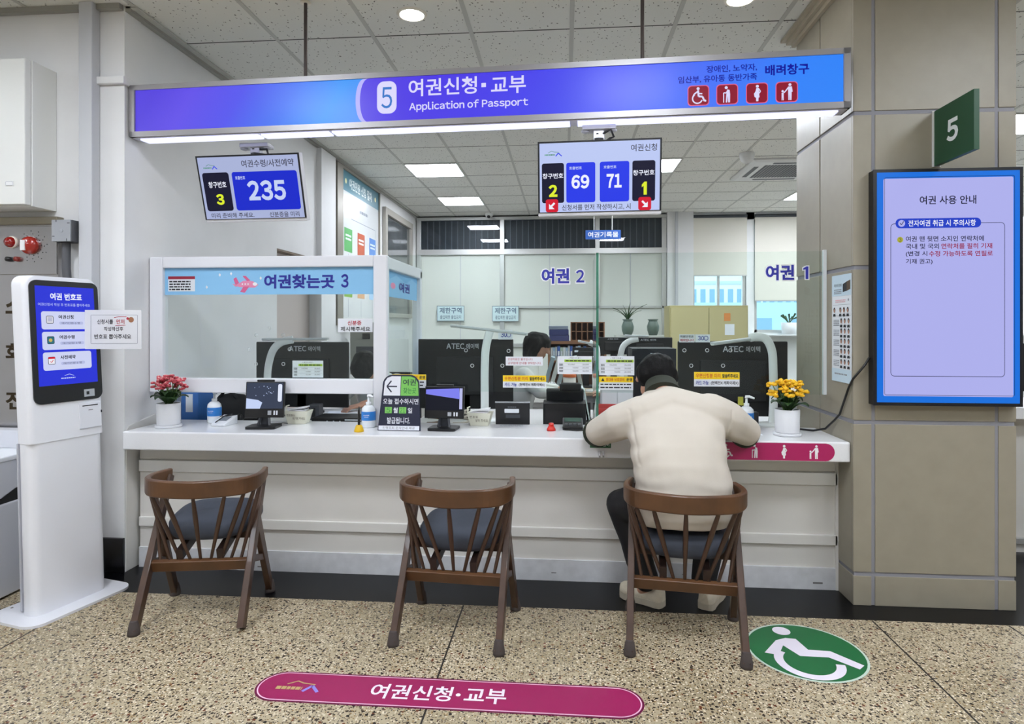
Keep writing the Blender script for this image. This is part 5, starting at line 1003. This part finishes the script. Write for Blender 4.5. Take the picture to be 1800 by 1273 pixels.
m = MB(); Lw = 1.5; Hw = 1.47
for a_, b_, c_, d_ in ((0, .09, 0, Hw), (Lw-.09, Lw, 0, Hw), (.09, Lw-.09, 0, .06), (.09, Lw-.09, Hw-.09, Hw), (.09, Lw-.09, .42, .48)): m.box(0, .05, a_, b_, c_, d_, mat('sash_grey', '#a9a59c', .4, .2))
m.build('sash', t, bevel=.004); m = MB(); m.box(0, .012, .09, Lw-.09, .06, Hw-.09, mat('dim_glass', '#4c4f50', .08, spec=.8)); m.build('pane', t)
f = MB(); f.box(-2.41, -2.39, 7.0, 8.05, .95, 1.28, mat('panel_brownish', '#8c8680', .5)) if False else f.box(-2.41, -2.392, 7.13, 8.0, 1.05, 1.33, mat('panel_grey', '#9a958e', .5)); struct(f.build('trim_8'))
t = thing('wall_dispenser', 'grey water dispenser behind the booth side glass', 'water dispenser', (-2.13, 6.75, 0)); m = MB(); m.box(-.17, .17, -.15, .15, 0, 1.38, mat('dispenser_grey', '#8f9088', .45)); m.build('body', t, bevel=.008); m = MB(); m.box(-.03, .05, -.156, -.15, 1.2, 1.26, blk); m.box(-.1, .1, -.153, -.149, .95, 1.12, mat('stand_grey')); m.build('tap_panel', t)
# ceiling fittings
t = thing('ceiling_air_conditioner', 'white ceiling cassette air conditioner beside the pillar', 'air conditioner', (2.46, 7.3, CEIL)); acw = mat('ac_white', '#d6d7d6', .4)
m = MB(); R = lambda w_, z: [(-w_, -w_, z), (w_, -w_, z), (w_, w_, z), (-w_, w_, z)]; m.ring_loft([R(.475, -.001), R(.475, -.02), R(.44, -.035), R(.3, -.035), R(.3, -.02)], acw, False); m.build('panel', t, bevel=.004)
m = MB(); m.box(-.29, .29, -.29, .29, -.03, -.02, mat('ac_grille', '#8a8b8a', .5))
for k in range(18): m.box(-.285+.033*k, -.27+.033*k, -.29, .29, -.034, -.03, mat('ac_slot', '#55575a', .6))
m.build('grille', t)
for dx, dy, vx in ((0, -.375, 1), (0, .375, 1), (-.375, 0, 0), (.375, 0, 0)): m = MB(); w1, w2 = (.24, .025) if vx else (.025, .24); m.box(dx-w1, dx+w1, dy-w2, dy+w2, -.037, -.033, mat('ac_slot')); m.build('louvre', t)
t = thing('smoke_detector', 'white round detector on the ceiling beside the air conditioner', 'smoke detector', (1.86, 6.62, CEIL)); m = MB(); m.lathe([(.075, -.001), (.075, -.03), (.062, -.075), (.035, -.1), (.0, -.105)], acw, n=20); m.build('dome', t); m = MB(); m.lathe([(.07, -.0005), (.07, -.01), (.062, -.012)], lframe, n=20); m.build('base_ring', t)
t = thing('dome_camera', 'small white security camera on the ceiling at the partition', 'camera', (-1.19, 9.88, CEIL)); m = MB(); m.lathe([(.06, -.001), (.06, -.03), (.045, -.07), (.0, -.085)], acw, n=18); m.build('housing', t); m = MB(); m.ball((0, -.03, -.055), .03, blk, 12, 8); m.build('lens', t)
t = thing('hanging_sign', 'small blue hanging sign with white writing below the middle screen', 'sign', (.363, 6.0, 2.165)); hb = mat('hang_blue', '#2f62b8', .45)
m = MB(); m.box(-.165, .165, 0, .012, 0, .085, hb); p = P2(m, (-.165, -.0006, .085), (.33, 0, 0), (0, 0, -.085), 100, 26); p.text('여권기록물', 7, 5, 93, 21, mat('letter_white'), 1, .02); m.build('board', t)
for s_ in (-.085, .085): m = MB(); m.tube([(s_, .006, .08), (s_, .006, CEIL-2.165-.001)], .004, lframe, 6); m.build('rod', t)
# ------------------------------------------------------------------ speaking holes in the panes
hole = mat('hole_rim', '#b9c2c2', .2)
for (x, y, par, oy) in [(473, 577, 'booth_screen', 3.493), (450, 589, 'booth_screen', 3.493), (498, 589, 'booth_screen', 3.493), (438, 614, 'booth_screen', 3.493), (509, 614, 'booth_screen', 3.493), (450, 640, 'booth_screen', 3.493), (498, 640, 'booth_screen', 3.493)]+[(q, w_, 'glass_screen', 3.493) for q, w_ in ((819, 616), (894, 617), (830, 643), (883, 643), (1203, 616), (1243, 616), (1284, 616), (1215, 643), (1271, 643))]:
    c = at(x, y, oy); o = bpy.data.objects[par]; l = c-o.location; m = MB(); m.tube([(l.x+.009*math.cos(a*math.pi/8), l.y, l.z+.009*math.sin(a*math.pi/8)) for a in range(17)], .0018, hole, 6); m.build('speaking_hole', o)
# ------------------------------------------------------------------ right of the pillar: the next counter
t = thing('neighbour_counter', 'next cream counter showing in the gap right of the pillar', 'counter', (3.4, 4.0, 0)); m = MB(); m.box(-1.1, 1.6, 0, .15, .0, .81, cream); m.build('front_panel', t); m = MB(); m.box(-1.1, 1.6, -.03, .03, .06, .09, alum); m.build('foot_rail', t); m = MB(); m.box(-1.1, 1.6, -.12, .4, .81, .88, solid); m.build('worktop', t, bevel=.006)
c = at(1795, 660, 4.2); t = thing('till_monitor', 'black monitor cut off at the right edge beyond the pillar', 'monitor', (c.x+.2, 4.2, .881)); m = MB(); m.box(-.26, .26, 0, .03, .06, .36, blk); m.build('housing', t, bevel=.004); m = MB(); m.box(-.03, .03, .0, .03, .01, .1, blk); m.box(-.1, .1, -.06, .1, 0, .012, blk); m.build('stand', t)
# ------------------------------------------------------------------ outside the far windows
def building(label, x0, x1, Y, z1, wall, win, nx, nz, bal):
    t = thing('apartment_building', label, 'building', ((x0+x1)/2, Y, -8)); w_ = x1-x0
    m = MB(); m.box(-w_/2, w_/2, 0, 8, 0, z1+8, wall); m.build('walls', t)
    for i in range(nx):
        for k in range(nz):
            cx = -w_/2+w_*(i+.5)/nx; cz = 6+3*k; m = MB(); m.box(cx-w_/nx*.27, cx+w_/nx*.27, -.06, 0, cz-.8, cz+.8, win); m.build('window', t)
    for k in range(nz): m = MB(); m.box(-w_/2, w_/2, -.1, 0, 4.3+3*k, 4.6+3*k, bal); m.build('floor_band', t)
bw1 = mat('apartment_white', '#eef1f2', .7); bw2 = mat('apartment_blue', '#b9d3e6', .6); bwin = mat('apartment_pane', '#8fb4cf', .2); bb = mat('apartment_band', '#c9d6e0', .6)
building('white apartment building outside the left far window', 11.5, 19.5, 64, 14, bw1, bwin, 9, 6, bb); building('pale blue apartment building outside the right far window', 21, 27, 70, 9, bw2, bwin, 7, 5, bb)
building('low glassy building at the foot of the white apartment', 10, 20, 50, 3.0, mat('glassy_blue', '#bfe0f2', .3), bwin, 3, 2, bb)
f = MB(); f.box(-40, 80, 12, 120, -8.2, -8, mat('street', '#8d9196', .8)); struct(f.build('floor_outside'))
# ================================================================== PEOPLE
def capsule(mb, p0, p1, r0, r1, n=14):
    p0, p1 = Vector(p0), Vector(p1); d = p1-p0; L_ = d.length
    d = d/L_ if L_ > 1e-6 else Vector((0, 0, 1)); up = Vector((0, 0, 1)) if abs(d.z) < .9 else Vector((0, 1, 0)); x = d.cross(up).normalized(); y = x.cross(d)
    st_ = [(-math.cos(a)*r0, math.sin(a)*r0, p0) for a in [math.pi/2*i/5 for i in range(6)]]+[(math.sin(a)*r1, math.cos(a)*r1, p1) for a in [math.pi/2*i/5 for i in range(6)]]
    mb.ring_loft([[c+d*o+x*max(r, 1e-4)*math.cos(2*math.pi*j/n)+y*max(r, 1e-4)*math.sin(2*math.pi*j/n) for j in range(n)] for o, r, c in st_], None)
def limb(mb, P_, R_):
    for i in range(len(P_)-1): capsule(mb, P_[i], P_[i+1], R_[i], R_[i+1])
def trunk(mb, secs, A, B, n=28):
    A, B = Vector(A).normalized(), Vector(B).normalized(); rings = []
    full = [(secs[0][0], secs[0][1]*.5, secs[0][2]*.5)]+list(secs)+[(secs[-1][0], secs[-1][1]*.5, secs[-1][2]*.5)]
    c0, c1 = Vector(full[0][0]), Vector(full[1][0]); full[0] = (c0-(Vector(full[2][0])-c1)*.25, full[0][1], full[0][2])
    c0, c1 = Vector(full[-2][0]), Vector(full[-3][0]); full[-1] = (c0+(c0-c1)*.3, full[-1][1], full[-1][2])
    for c, a, b in full: rings.append([Vector(c)+A*a*(abs(math.cos(t))**.85)*(1 if math.cos(t) > 0 else -1)+B*b*(abs(math.sin(t))**.85)*(1 if math.sin(t) > 0 else -1) for t in [2*math.pi*j/n for j in range(n)]])
    mb.ring_loft(rings, None)
def skin_of(mb, name, m, voxel, iters, parent=None, disp=None):
    "fuse overlapping volumes into one continuous smooth surface"
    me = bpy.data.meshes.new('v'); me.from_pydata(mb.v, [], mb.f); o = bpy.data.objects.new('v', me); COL.objects.link(o)
    r = o.modifiers.new('r', 'REMESH'); r.mode = 'VOXEL'; r.voxel_size = voxel
    s = o.modifiers.new('s', 'SMOOTH'); s.factor = .5; s.iterations = iters
    dg = bpy.context.evaluated_depsgraph_get(); dg.update(); out = bpy.data.meshes.new_from_object(o.evaluated_get(dg)); bpy.data.objects.remove(o); bpy.data.meshes.remove(me)
    out.name = name; out.materials.clear(); out.materials.append(m)
    if disp:
        ns = [v.normal.copy() for v in out.vertices]
        for v, n in zip(out.vertices, ns): v.co += n*disp(v.co)
    out.polygons.foreach_set('use_smooth', [True]*len(out.polygons)); out.update()
    q = bpy.data.objects.new(name, out); COL.objects.link(q)
    if parent is not None: q.parent = parent
    return q
def hand(mb, wrist, dirv, palmn, side):
    w_, d, n = Vector(wrist), Vector(dirv).normalized(), Vector(palmn).normalized(); s = d.cross(n).normalized()*side
    for k in range(4): capsule(mb, w_+s*(.012*(k-1.5)), w_+d*.085+s*(.02*(k-1.5)), .015, .012, 8)
    for k, (l1, l2, l3) in enumerate(((.036, .024, .018), (.042, .028, .02), (.038, .026, .019), (.03, .019, .016))):
        b = w_+d*.09+s*(.021*(k-1.5)); e = b+d*l1+n*.008; f_ = e+d*l2*.8+n*l2*.6; g = f_+d*l3*.4+n*l3*.85
        limb(mb, [b, e, f_, g], [.0092, .0088, .008, .007])
    t0 = w_-s*.025+d*.025; t1 = t0-s*.03+d*.03+n*.008; t2 = t1+d*.03+n*.012+s*.006; limb(mb, [w_-s*.01+d*.01, t0, t1, t2], [.015, .013, .011, .009])
skinm = mat('skin', '#b98a72', .55, var=.05, vscale=30)
def head_into(mb, c, up, fwd, r=.1):
    "skull, jaw, nose, brow, ears and lips around centre c"
    c, up, fwd = Vector(c), Vector(up).normalized(), Vector(fwd).normalized(); fwd = (fwd-up*fwd.dot(up)).normalized(); rt = fwd.cross(up)
    P = lambda x, y, z: c+rt*x*r+fwd*y*r+up*z*r
    capsule(mb, P(0, -.18, .18), P(0, .22, .2), .8*r, .76*r); capsule(mb, P(0, .3, -.1), P(0, .42, -.62), .62*r, .4*r); capsule(mb, P(-.25, .25, -.45), P(.25, .25, -.45), .42*r, .42*r)
    capsule(mb, P(0, .86, .12), P(0, 1.06, -.2), .09*r, .15*r); capsule(mb, P(-.3, .78, .22), P(.3, .78, .22), .14*r, .14*r); capsule(mb, P(-.13, .8, -.5), P(.13, .8, -.5), .09*r, .09*r)
    for s in (-1, 1): capsule(mb, P(s*.8, -.02, .18), P(s*.84, .02, -.2), .13*r, .1*r); capsule(mb, P(s*.86, -.12, .12), P(s*.86, -.1, -.05), .1*r, .08*r)
    return P
def eyes(P, parent, r=.1):
    for s in (-1, 1):
        m = MB(); m.ball(tuple(P(s*.32, .74, .02)), .1*r, mat('eye_white', '#e8e6e2', .3), 10, 8); m.ball(tuple(P(s*.32, .81, .02)), .05*r, mat('iris', '#1c1410', .2), 8, 6); m.build('eye', parent)
def shoe(name, heel, toe, m, sole, parent, w_=.095):
    h, t_ = Vector(heel), Vector(toe); d = (t_-h); L_ = d.length; d.normalize(); s = d.cross(Vector((0, 0, 1))).normalized(); rings = []; rs = []
    for u, wd, ht in ((0, .3, .5), (.03, .62, .78), (.12, .74, .98), (.25, .74, 1.0), (.42, .78, .86), (.6, .94, .66), (.8, .98, .5), (.93, .74, .42), (1, .3, .3)):
        rings.append([h+d*(L_*u)+s*(w_/2*wd*math.cos(a))+Vector((0, 0, .03+max(-.3, math.sin(a))*.095*ht*(1 if math.sin(a) > 0 else .1))) for a in [2*math.pi*j/16 for j in range(16)]])
        rs.append((h+d*(L_*u), wd))
    b = MB(); b.ring_loft(rings, m); o = b.build(name, parent)
    b = MB(); out = [c+s*(w_/2*wd*1.06) for c, wd in rs]+[c-s*(w_/2*wd*1.06) for c, wd in rs[::-1]]
    b.ring_loft([[q+Vector((0, 0, .002)) for q in out], [q+Vector((0, 0, .032)) for q in out]], sole, False); b.build('sole', o, bevel=.006)
    return o
hairm = mat('black_hair', '#0b0a0a', .7, spec=.25, bump=.6, bscale=160)
# ------------------------------------------------------------------ the man at window 1
cream_k = mat('cream_sweatshirt', '#cdc5b8', .85, bump=.12, bscale=420, var=.02, vscale=10); blkp = mat('black_trousers', '#121216', .8, bump=.12, bscale=300); olv = mat('olive_collar', '#31352b', .8, bump=.2, bscale=500)
spine = [((.53, 2.88, .50), .185, .12), ((.532, 2.86, .58), .185, .115), ((.525, 2.875, .70), .172, .115), ((.51, 2.905, .80), .172, .115), ((.508, 2.955, .90), .178, .105), ((.495, 3.01, .98), .15, .085), ((.475, 3.06, 1.03), .08, .06)]
LS, LE, LW = (.315, 3.01, .935), (.17, 3.125, .834), (.36, 3.36, .82); RS, RE, RW = (.71, 3.01, .945), (.875, 3.14, .842), (.63, 3.37, .82)
b = MB(); trunk(b, spine, (1, 0, 0), (0, 1, 0)); limb(b, [(.475, 3.05, 1.02), (.462, 3.15, 1.07)], [.055, .052])
HC = (.46, 3.215, 1.085); PH = head_into(b, HC, (.18, .66, .62), (0, .62, -.78), .108)
limb(b, [LS, LE, (.22, 3.24, .828), LW], [.06, .045, .042, .028]); limb(b, [RS, RE, (.81, 3.25, .828), RW], [.06, .045, .042, .028])
hand(b, LW, (.8, .5, -.15), (0, .1, -1), 1); hand(b, RW, (-.8, .45, -.1), (0, .1, -1), -1)
limb(b, [(.45, 2.88, .53), (.285, 3.15, .465), (.40, 3.11, .1)], [.085, .058, .04]); limb(b, [(.61, 2.88, .53), (.72, 3.15, .465), (.672, 3.12, .1)], [.085, .058, .04])
capsule(b, (.40, 3.11, .09), (.37, 3.14, .05), .035, .03); capsule(b, (.672, 3.12, .09), (.69, 3.16, .05), .035, .03)
man = tag(skin_of(b, 'person', skinm, .0065, 3), 'seated man in a cream sweatshirt seen from behind, bent over the counter writing', 'person')
eyes(PH, man, .108)
# sweatshirt: body and sleeves in one surface, with soft folds
b = MB(); trunk(b, [((.532, 2.875, .475), .198, .135), ((.533, 2.86, .52), .208, .142), ((.532, 2.862, .60), .211, .142), ((.526, 2.872, .67), .214, .146), ((.512, 2.893, .75), .212, .148), ((.51, 2.925, .83), .217, .142), ((.508, 2.96, .90), .216, .13), ((.508, 2.998, .96), .2, .112), ((.49, 3.035, 1.01), .14, .085), ((.474, 3.062, 1.045), .088, .066)], (1, 0, 0), (0, 1, 0))
limb(b, [(.36, 3.0, .93), (.265, 3.04, .895), LE, (.192, 3.19, .832)], [.098, .09, .071, .056]); limb(b, [(.67, 3.0, .945), (.765, 3.045, .91), RE, (.848, 3.2, .832)], [.098, .09, .07, .056])
limb(b, [(.39, 2.985, .95), (.49, 3.02, .985), (.63, 2.985, .955)], [.085, .09, .085])
def folds(p):
    n = noise.noise((p.x*6, p.y*6, p.z*5))*.006+noise.noise((p.x*15+3, p.y*15, p.z*8))*.0025
    for sx, cx in ((-1, .30), (1, .765)):     # creases running from the armpits, and the armhole seams
        dx = (p.x-cx)*sx
        if p.z < .97:
            u = (p.z-.74)+.6*dx; n += .0045*math.sin(u*70)*math.exp(-((p.x-cx)/.09)**2-((p.z-.80)/.09)**2)
        seam = (p.x-(cx-sx*.012))*sx+(.86-p.z)*.12; n -= .005*math.exp(-(seam/.006)**2) if .74 < p.z < .97 else 0
    n += .004*math.sin(p.z*85+noise.noise((p.x*5, 0, p.z*3))*5)*math.exp(-((p.z-.60)/.08)**2)*(.4+abs(p.x-.535)*3)
    return n
skin_of(b, 'sweatshirt', cream_k, .0075, 7, man, folds)
b = MB(); cc = Vector((.468, 3.085, 1.045)); ax = Vector((-.03, .72, .5)).normalized(); x_ = ax.cross(Vector((0, 0, 1))).normalized(); y_ = x_.cross(ax)
rings = []
for o_, k in ((-.03, 1.12), (-.005, 1.06), (.02, 1.0), (.035, .98), (.036, .92), (.0, .94)): rings.append([cc+ax*o_+x_*.079*k*math.cos(2*math.pi*j/28)+y_*.068*k*math.sin(2*math.pi*j/28) for j in range(28)])
b.ring_loft(rings, olv); b.build('collar', man)
for (e, f_) in (((.16, 3.135, .824), (.166, 3.165, .826)), ((.882, 3.15, .828), (.876, 3.18, .83))):
    b = MB(); e = Vector(e); f_ = Vector(f_); b.tube([e, e.lerp(f_, .5), f_], [.0715, .0725, .0715], olv, 20); b.build('elbow_band', man)  # dark olive ring round each elbow, just wider than the sleeve
b = MB(); trunk(b, [((.53, 2.90, .475), .185, .14), ((.53, 2.885, .52), .19, .135), ((.53, 2.87, .58), .18, .115)], (1, 0, 0), (0, 1, 0)); limb(b, [(.44, 2.9, .53), (.36, 3.02, .515), (.285, 3.15, .468), (.335, 3.135, .3), (.395, 3.11, .125)], [.1, .094, .079, .068, .062]); limb(b, [(.62, 2.9, .53), (.68, 3.02, .515), (.72, 3.15, .47), (.7, 3.135, .3), (.675, 3.12, .125)], [.1, .094, .079, .068, .062])
skin_of(b, 'trousers', blkp, .009, 5, man, lambda p: noise.noise((p.x*14, p.y*14, p.z*9))*.006)
b = MB(); rt = Vector((1, 0, 0))
capsule(b, PH(0, -.3, .2), PH(0, .2, .34), .9*.108, .84*.108); capsule(b, PH(-.25, -.3, .02), PH(.25, -.3, .02), .72*.108, .72*.108); capsule(b, PH(-.2, .45, .55), PH(.2, .45, .55), .48*.108, .48*.108); capsule(b, PH(-.3, -.5, -.2), PH(.3, -.5, -.2), .42*.108, .42*.108)
skin_of(b, 'hair', hairm, .006, 3, man, lambda p: noise.noise((p.x*60, p.y*30, p.z*30))*.005)
shm = mat('sneaker_cream', '#d2c8b4', .7, var=.08, vscale=30, bump=.2, bscale=60); slm = mat('sneaker_sole', '#bdb3a0', .7)
shoe('shoe', (.475, 3.075, 0), (.285, 3.215, 0), shm, slm, man, .105); shoe('shoe', (.665, 3.06, 0), (.775, 3.29, 0), shm, slm, man, .105)
# ------------------------------------------------------------------ clerks
def office_chair(label, x, y, rz, z=.46):
    t = thing('office_chair', label, 'office chair', (x, y, 0), rz); cb = mat('chair_black', '#17171a', .75)
    m = MB(); rsolid(m, -.24, .24, -.23, .23, z-.08, z, .08, cb); m.build('seat', t, bevel=.02)
    m = MB(); m.ring_loft([[(xx, -.24-.03*u+yy, z+.1+.42*u) for xx, yy in rr(-.22+.05*u*u, -.03, .22-.05*u*u, .03, .03)] for u in (0, .25, .5, .75, 1)], cb); m.build('backrest', t)
    m = MB(); m.tube([(0, 0, .1), (0, 0, z-.08)], .03, mat('steel'), 10); m.tube([(0, -.2, z-.06), (0, -.27, z), (0, -.27, z+.2)], .02, cb, 8); m.build('column', t)
    for k in range(5): a = k*2*math.pi/5; m = MB(); m.bar((0, 0, .1), (.28*math.cos(a), .28*math.sin(a), .06), .05, .03, cb); m.ball((.28*math.cos(a), .28*math.sin(a), .03), .03, cb, 10, 6); m.build('leg', t)
    return t
def clerk(label, hip, chest, neck, headc, up, fwd, lat, elbows, hands, knees, shirt, hairfn, pants, hw=.17, r=.1):
    hip, chest, neck = Vector(hip), Vector(chest), Vector(neck); lat = Vector(lat).normalized(); dep = lat.cross((neck-hip).normalized())
    secs = [(hip, hw, .12), (hip.lerp(chest, .5), hw*.88, .11), (chest, hw*1.02, .12), (chest.lerp(neck, .55), hw*.8, .09), (neck, .06, .055)]
    b = MB(); trunk(b, secs, lat, dep); capsule(b, neck, Vector(headc)-Vector(up).normalized()*r*.5, .05, .05); P = head_into(b, headc, up, fwd, r)
    sh = [chest.lerp(neck, .45)-lat*hw, chest.lerp(neck, .45)+lat*hw]
    for s, e, h in zip(sh, elbows, hands):
        w_ = Vector(e).lerp(Vector(h), .72); limb(b, [s, e, w_], [.05, .04, .027]); dv = (Vector(h)-Vector(e)); hand(b, w_, dv, (0, 0, -1), 1 if s is sh[0] else -1)
    for s, k in zip((-1, 1), knees): limb(b, [hip+lat*s*.09, k, Vector(k)+Vector((0, 0, -.36)), Vector(k)+Vector((fwd[0]*.14, fwd[1]*.14, -.4))], [.085, .06, .04, .035])
    o = tag(skin_of(b, 'person', skinm, .0075, 3), label, 'person'); eyes(P, o, r)
    b = MB(); trunk(b, [(c, a*1.1+.008, d_*1.1+.008) for c, a, d_ in secs[:-1]]+[(neck, .075, .068)], lat, dep)
    for s, e, h in zip(sh, elbows, hands): limb(b, [s, e, Vector(e).lerp(Vector(h), .45)], [.068, .056, .045])
    skin_of(b, 'shirt', shirt, .009, 5, o, lambda p: noise.noise((p.x*14, p.y*14, p.z*10))*.006)
    b = MB(); capsule(b, hip-lat*.09, hip+lat*.09, .13, .13)
    for s, k in zip((-1, 1), knees): limb(b, [hip+lat*s*.09, k, Vector(k)+Vector((0, 0, -.34))], [.1, .074, .058])
    skin_of(b, 'trousers', pants, .012, 4, o)
    b = MB(); hairfn(b, P, r); skin_of(b, 'hair', hairm, .007, 3, o, lambda p: noise.noise((p.x*50, p.y*50, p.z*20))*.004)
    return o
def bob(b, P, r):
    capsule(b, P(0, -.3, .22), P(0, .18, .38), .92*r, .82*r); capsule(b, P(0, -.45, .0), P(0, -.4, -.75), .75*r, .6*r)
    for s in (-1, 1): capsule(b, P(s*.55, .0, .3), P(s*.62, -.1, -.75), .5*r, .38*r)
    capsule(b, P(-.3, .62, .62), P(.3, .62, .62), .32*r, .32*r)
def short(b, P, r):
    capsule(b, P(0, -.3, .2), P(0, .2, .34), .92*r, .86*r); capsule(b, P(-.25, -.35, -.05), P(.25, -.35, -.05), .7*r, .7*r); capsule(b, P(-.2, .45, .55), P(.2, .45, .55), .48*r, .48*r)
whs = mat('white_shirt', '#d9dad4', .8, bump=.1, bscale=300)
clerk('clerk with a black bob and white shirt bent over papers at the back desk', (-.42, 5.2, .56), (-.36, 5.2, .86), (-.28, 5.2, 1.06), (-.225, 5.2, 1.178), (.32, 0, .95), (.9, -.1, -.42), (0, -1, 0), [(-.2, 5.37, .82), (-.2, 5.02, .82)], [(.06, 5.3, .80), (.06, 5.08, .80)], [(-.04, 5.3, .5), (-.04, 5.1, .5)], whs, bob, blkp, .16, .103)
office_chair('black office chair under the clerk with the bob', -.42, 5.2, -math.pi/2, .45)
clerk('clerk in white inside the booth, black-haired head bowed behind the monitor', (-1.43, 4.98, .54), (-1.45, 4.86, .84), (-1.475, 4.72, 1.0), (-1.485, 4.58, 1.035), (0, -.8, .45), (-.1, -.5, -.85), (-1, 0, 0), [(-1.29, 4.55, .81), (-1.67, 4.6, .81)], [(-1.5, 4.34, .775), (-1.84, 4.38, .775)], [(-1.34, 4.72, .5), (-1.54, 4.72, .5)], whs, short, blkp, .17, .105)
office_chair('black office chair under the clerk inside the booth', -1.43, 5.02, math.pi, .43)
m = MB(); m.T = Matrix.Translation((-1.55, 4.3, .742)) @ Matrix.Rotation(.3, 4, 'Z'); m.box(-.1, .1, -.06, .08, 0, .0015, mat('paper')); tag(m.build('booth_form'), 'sheet of paper under the hands of the clerk inside the booth', 'paper')
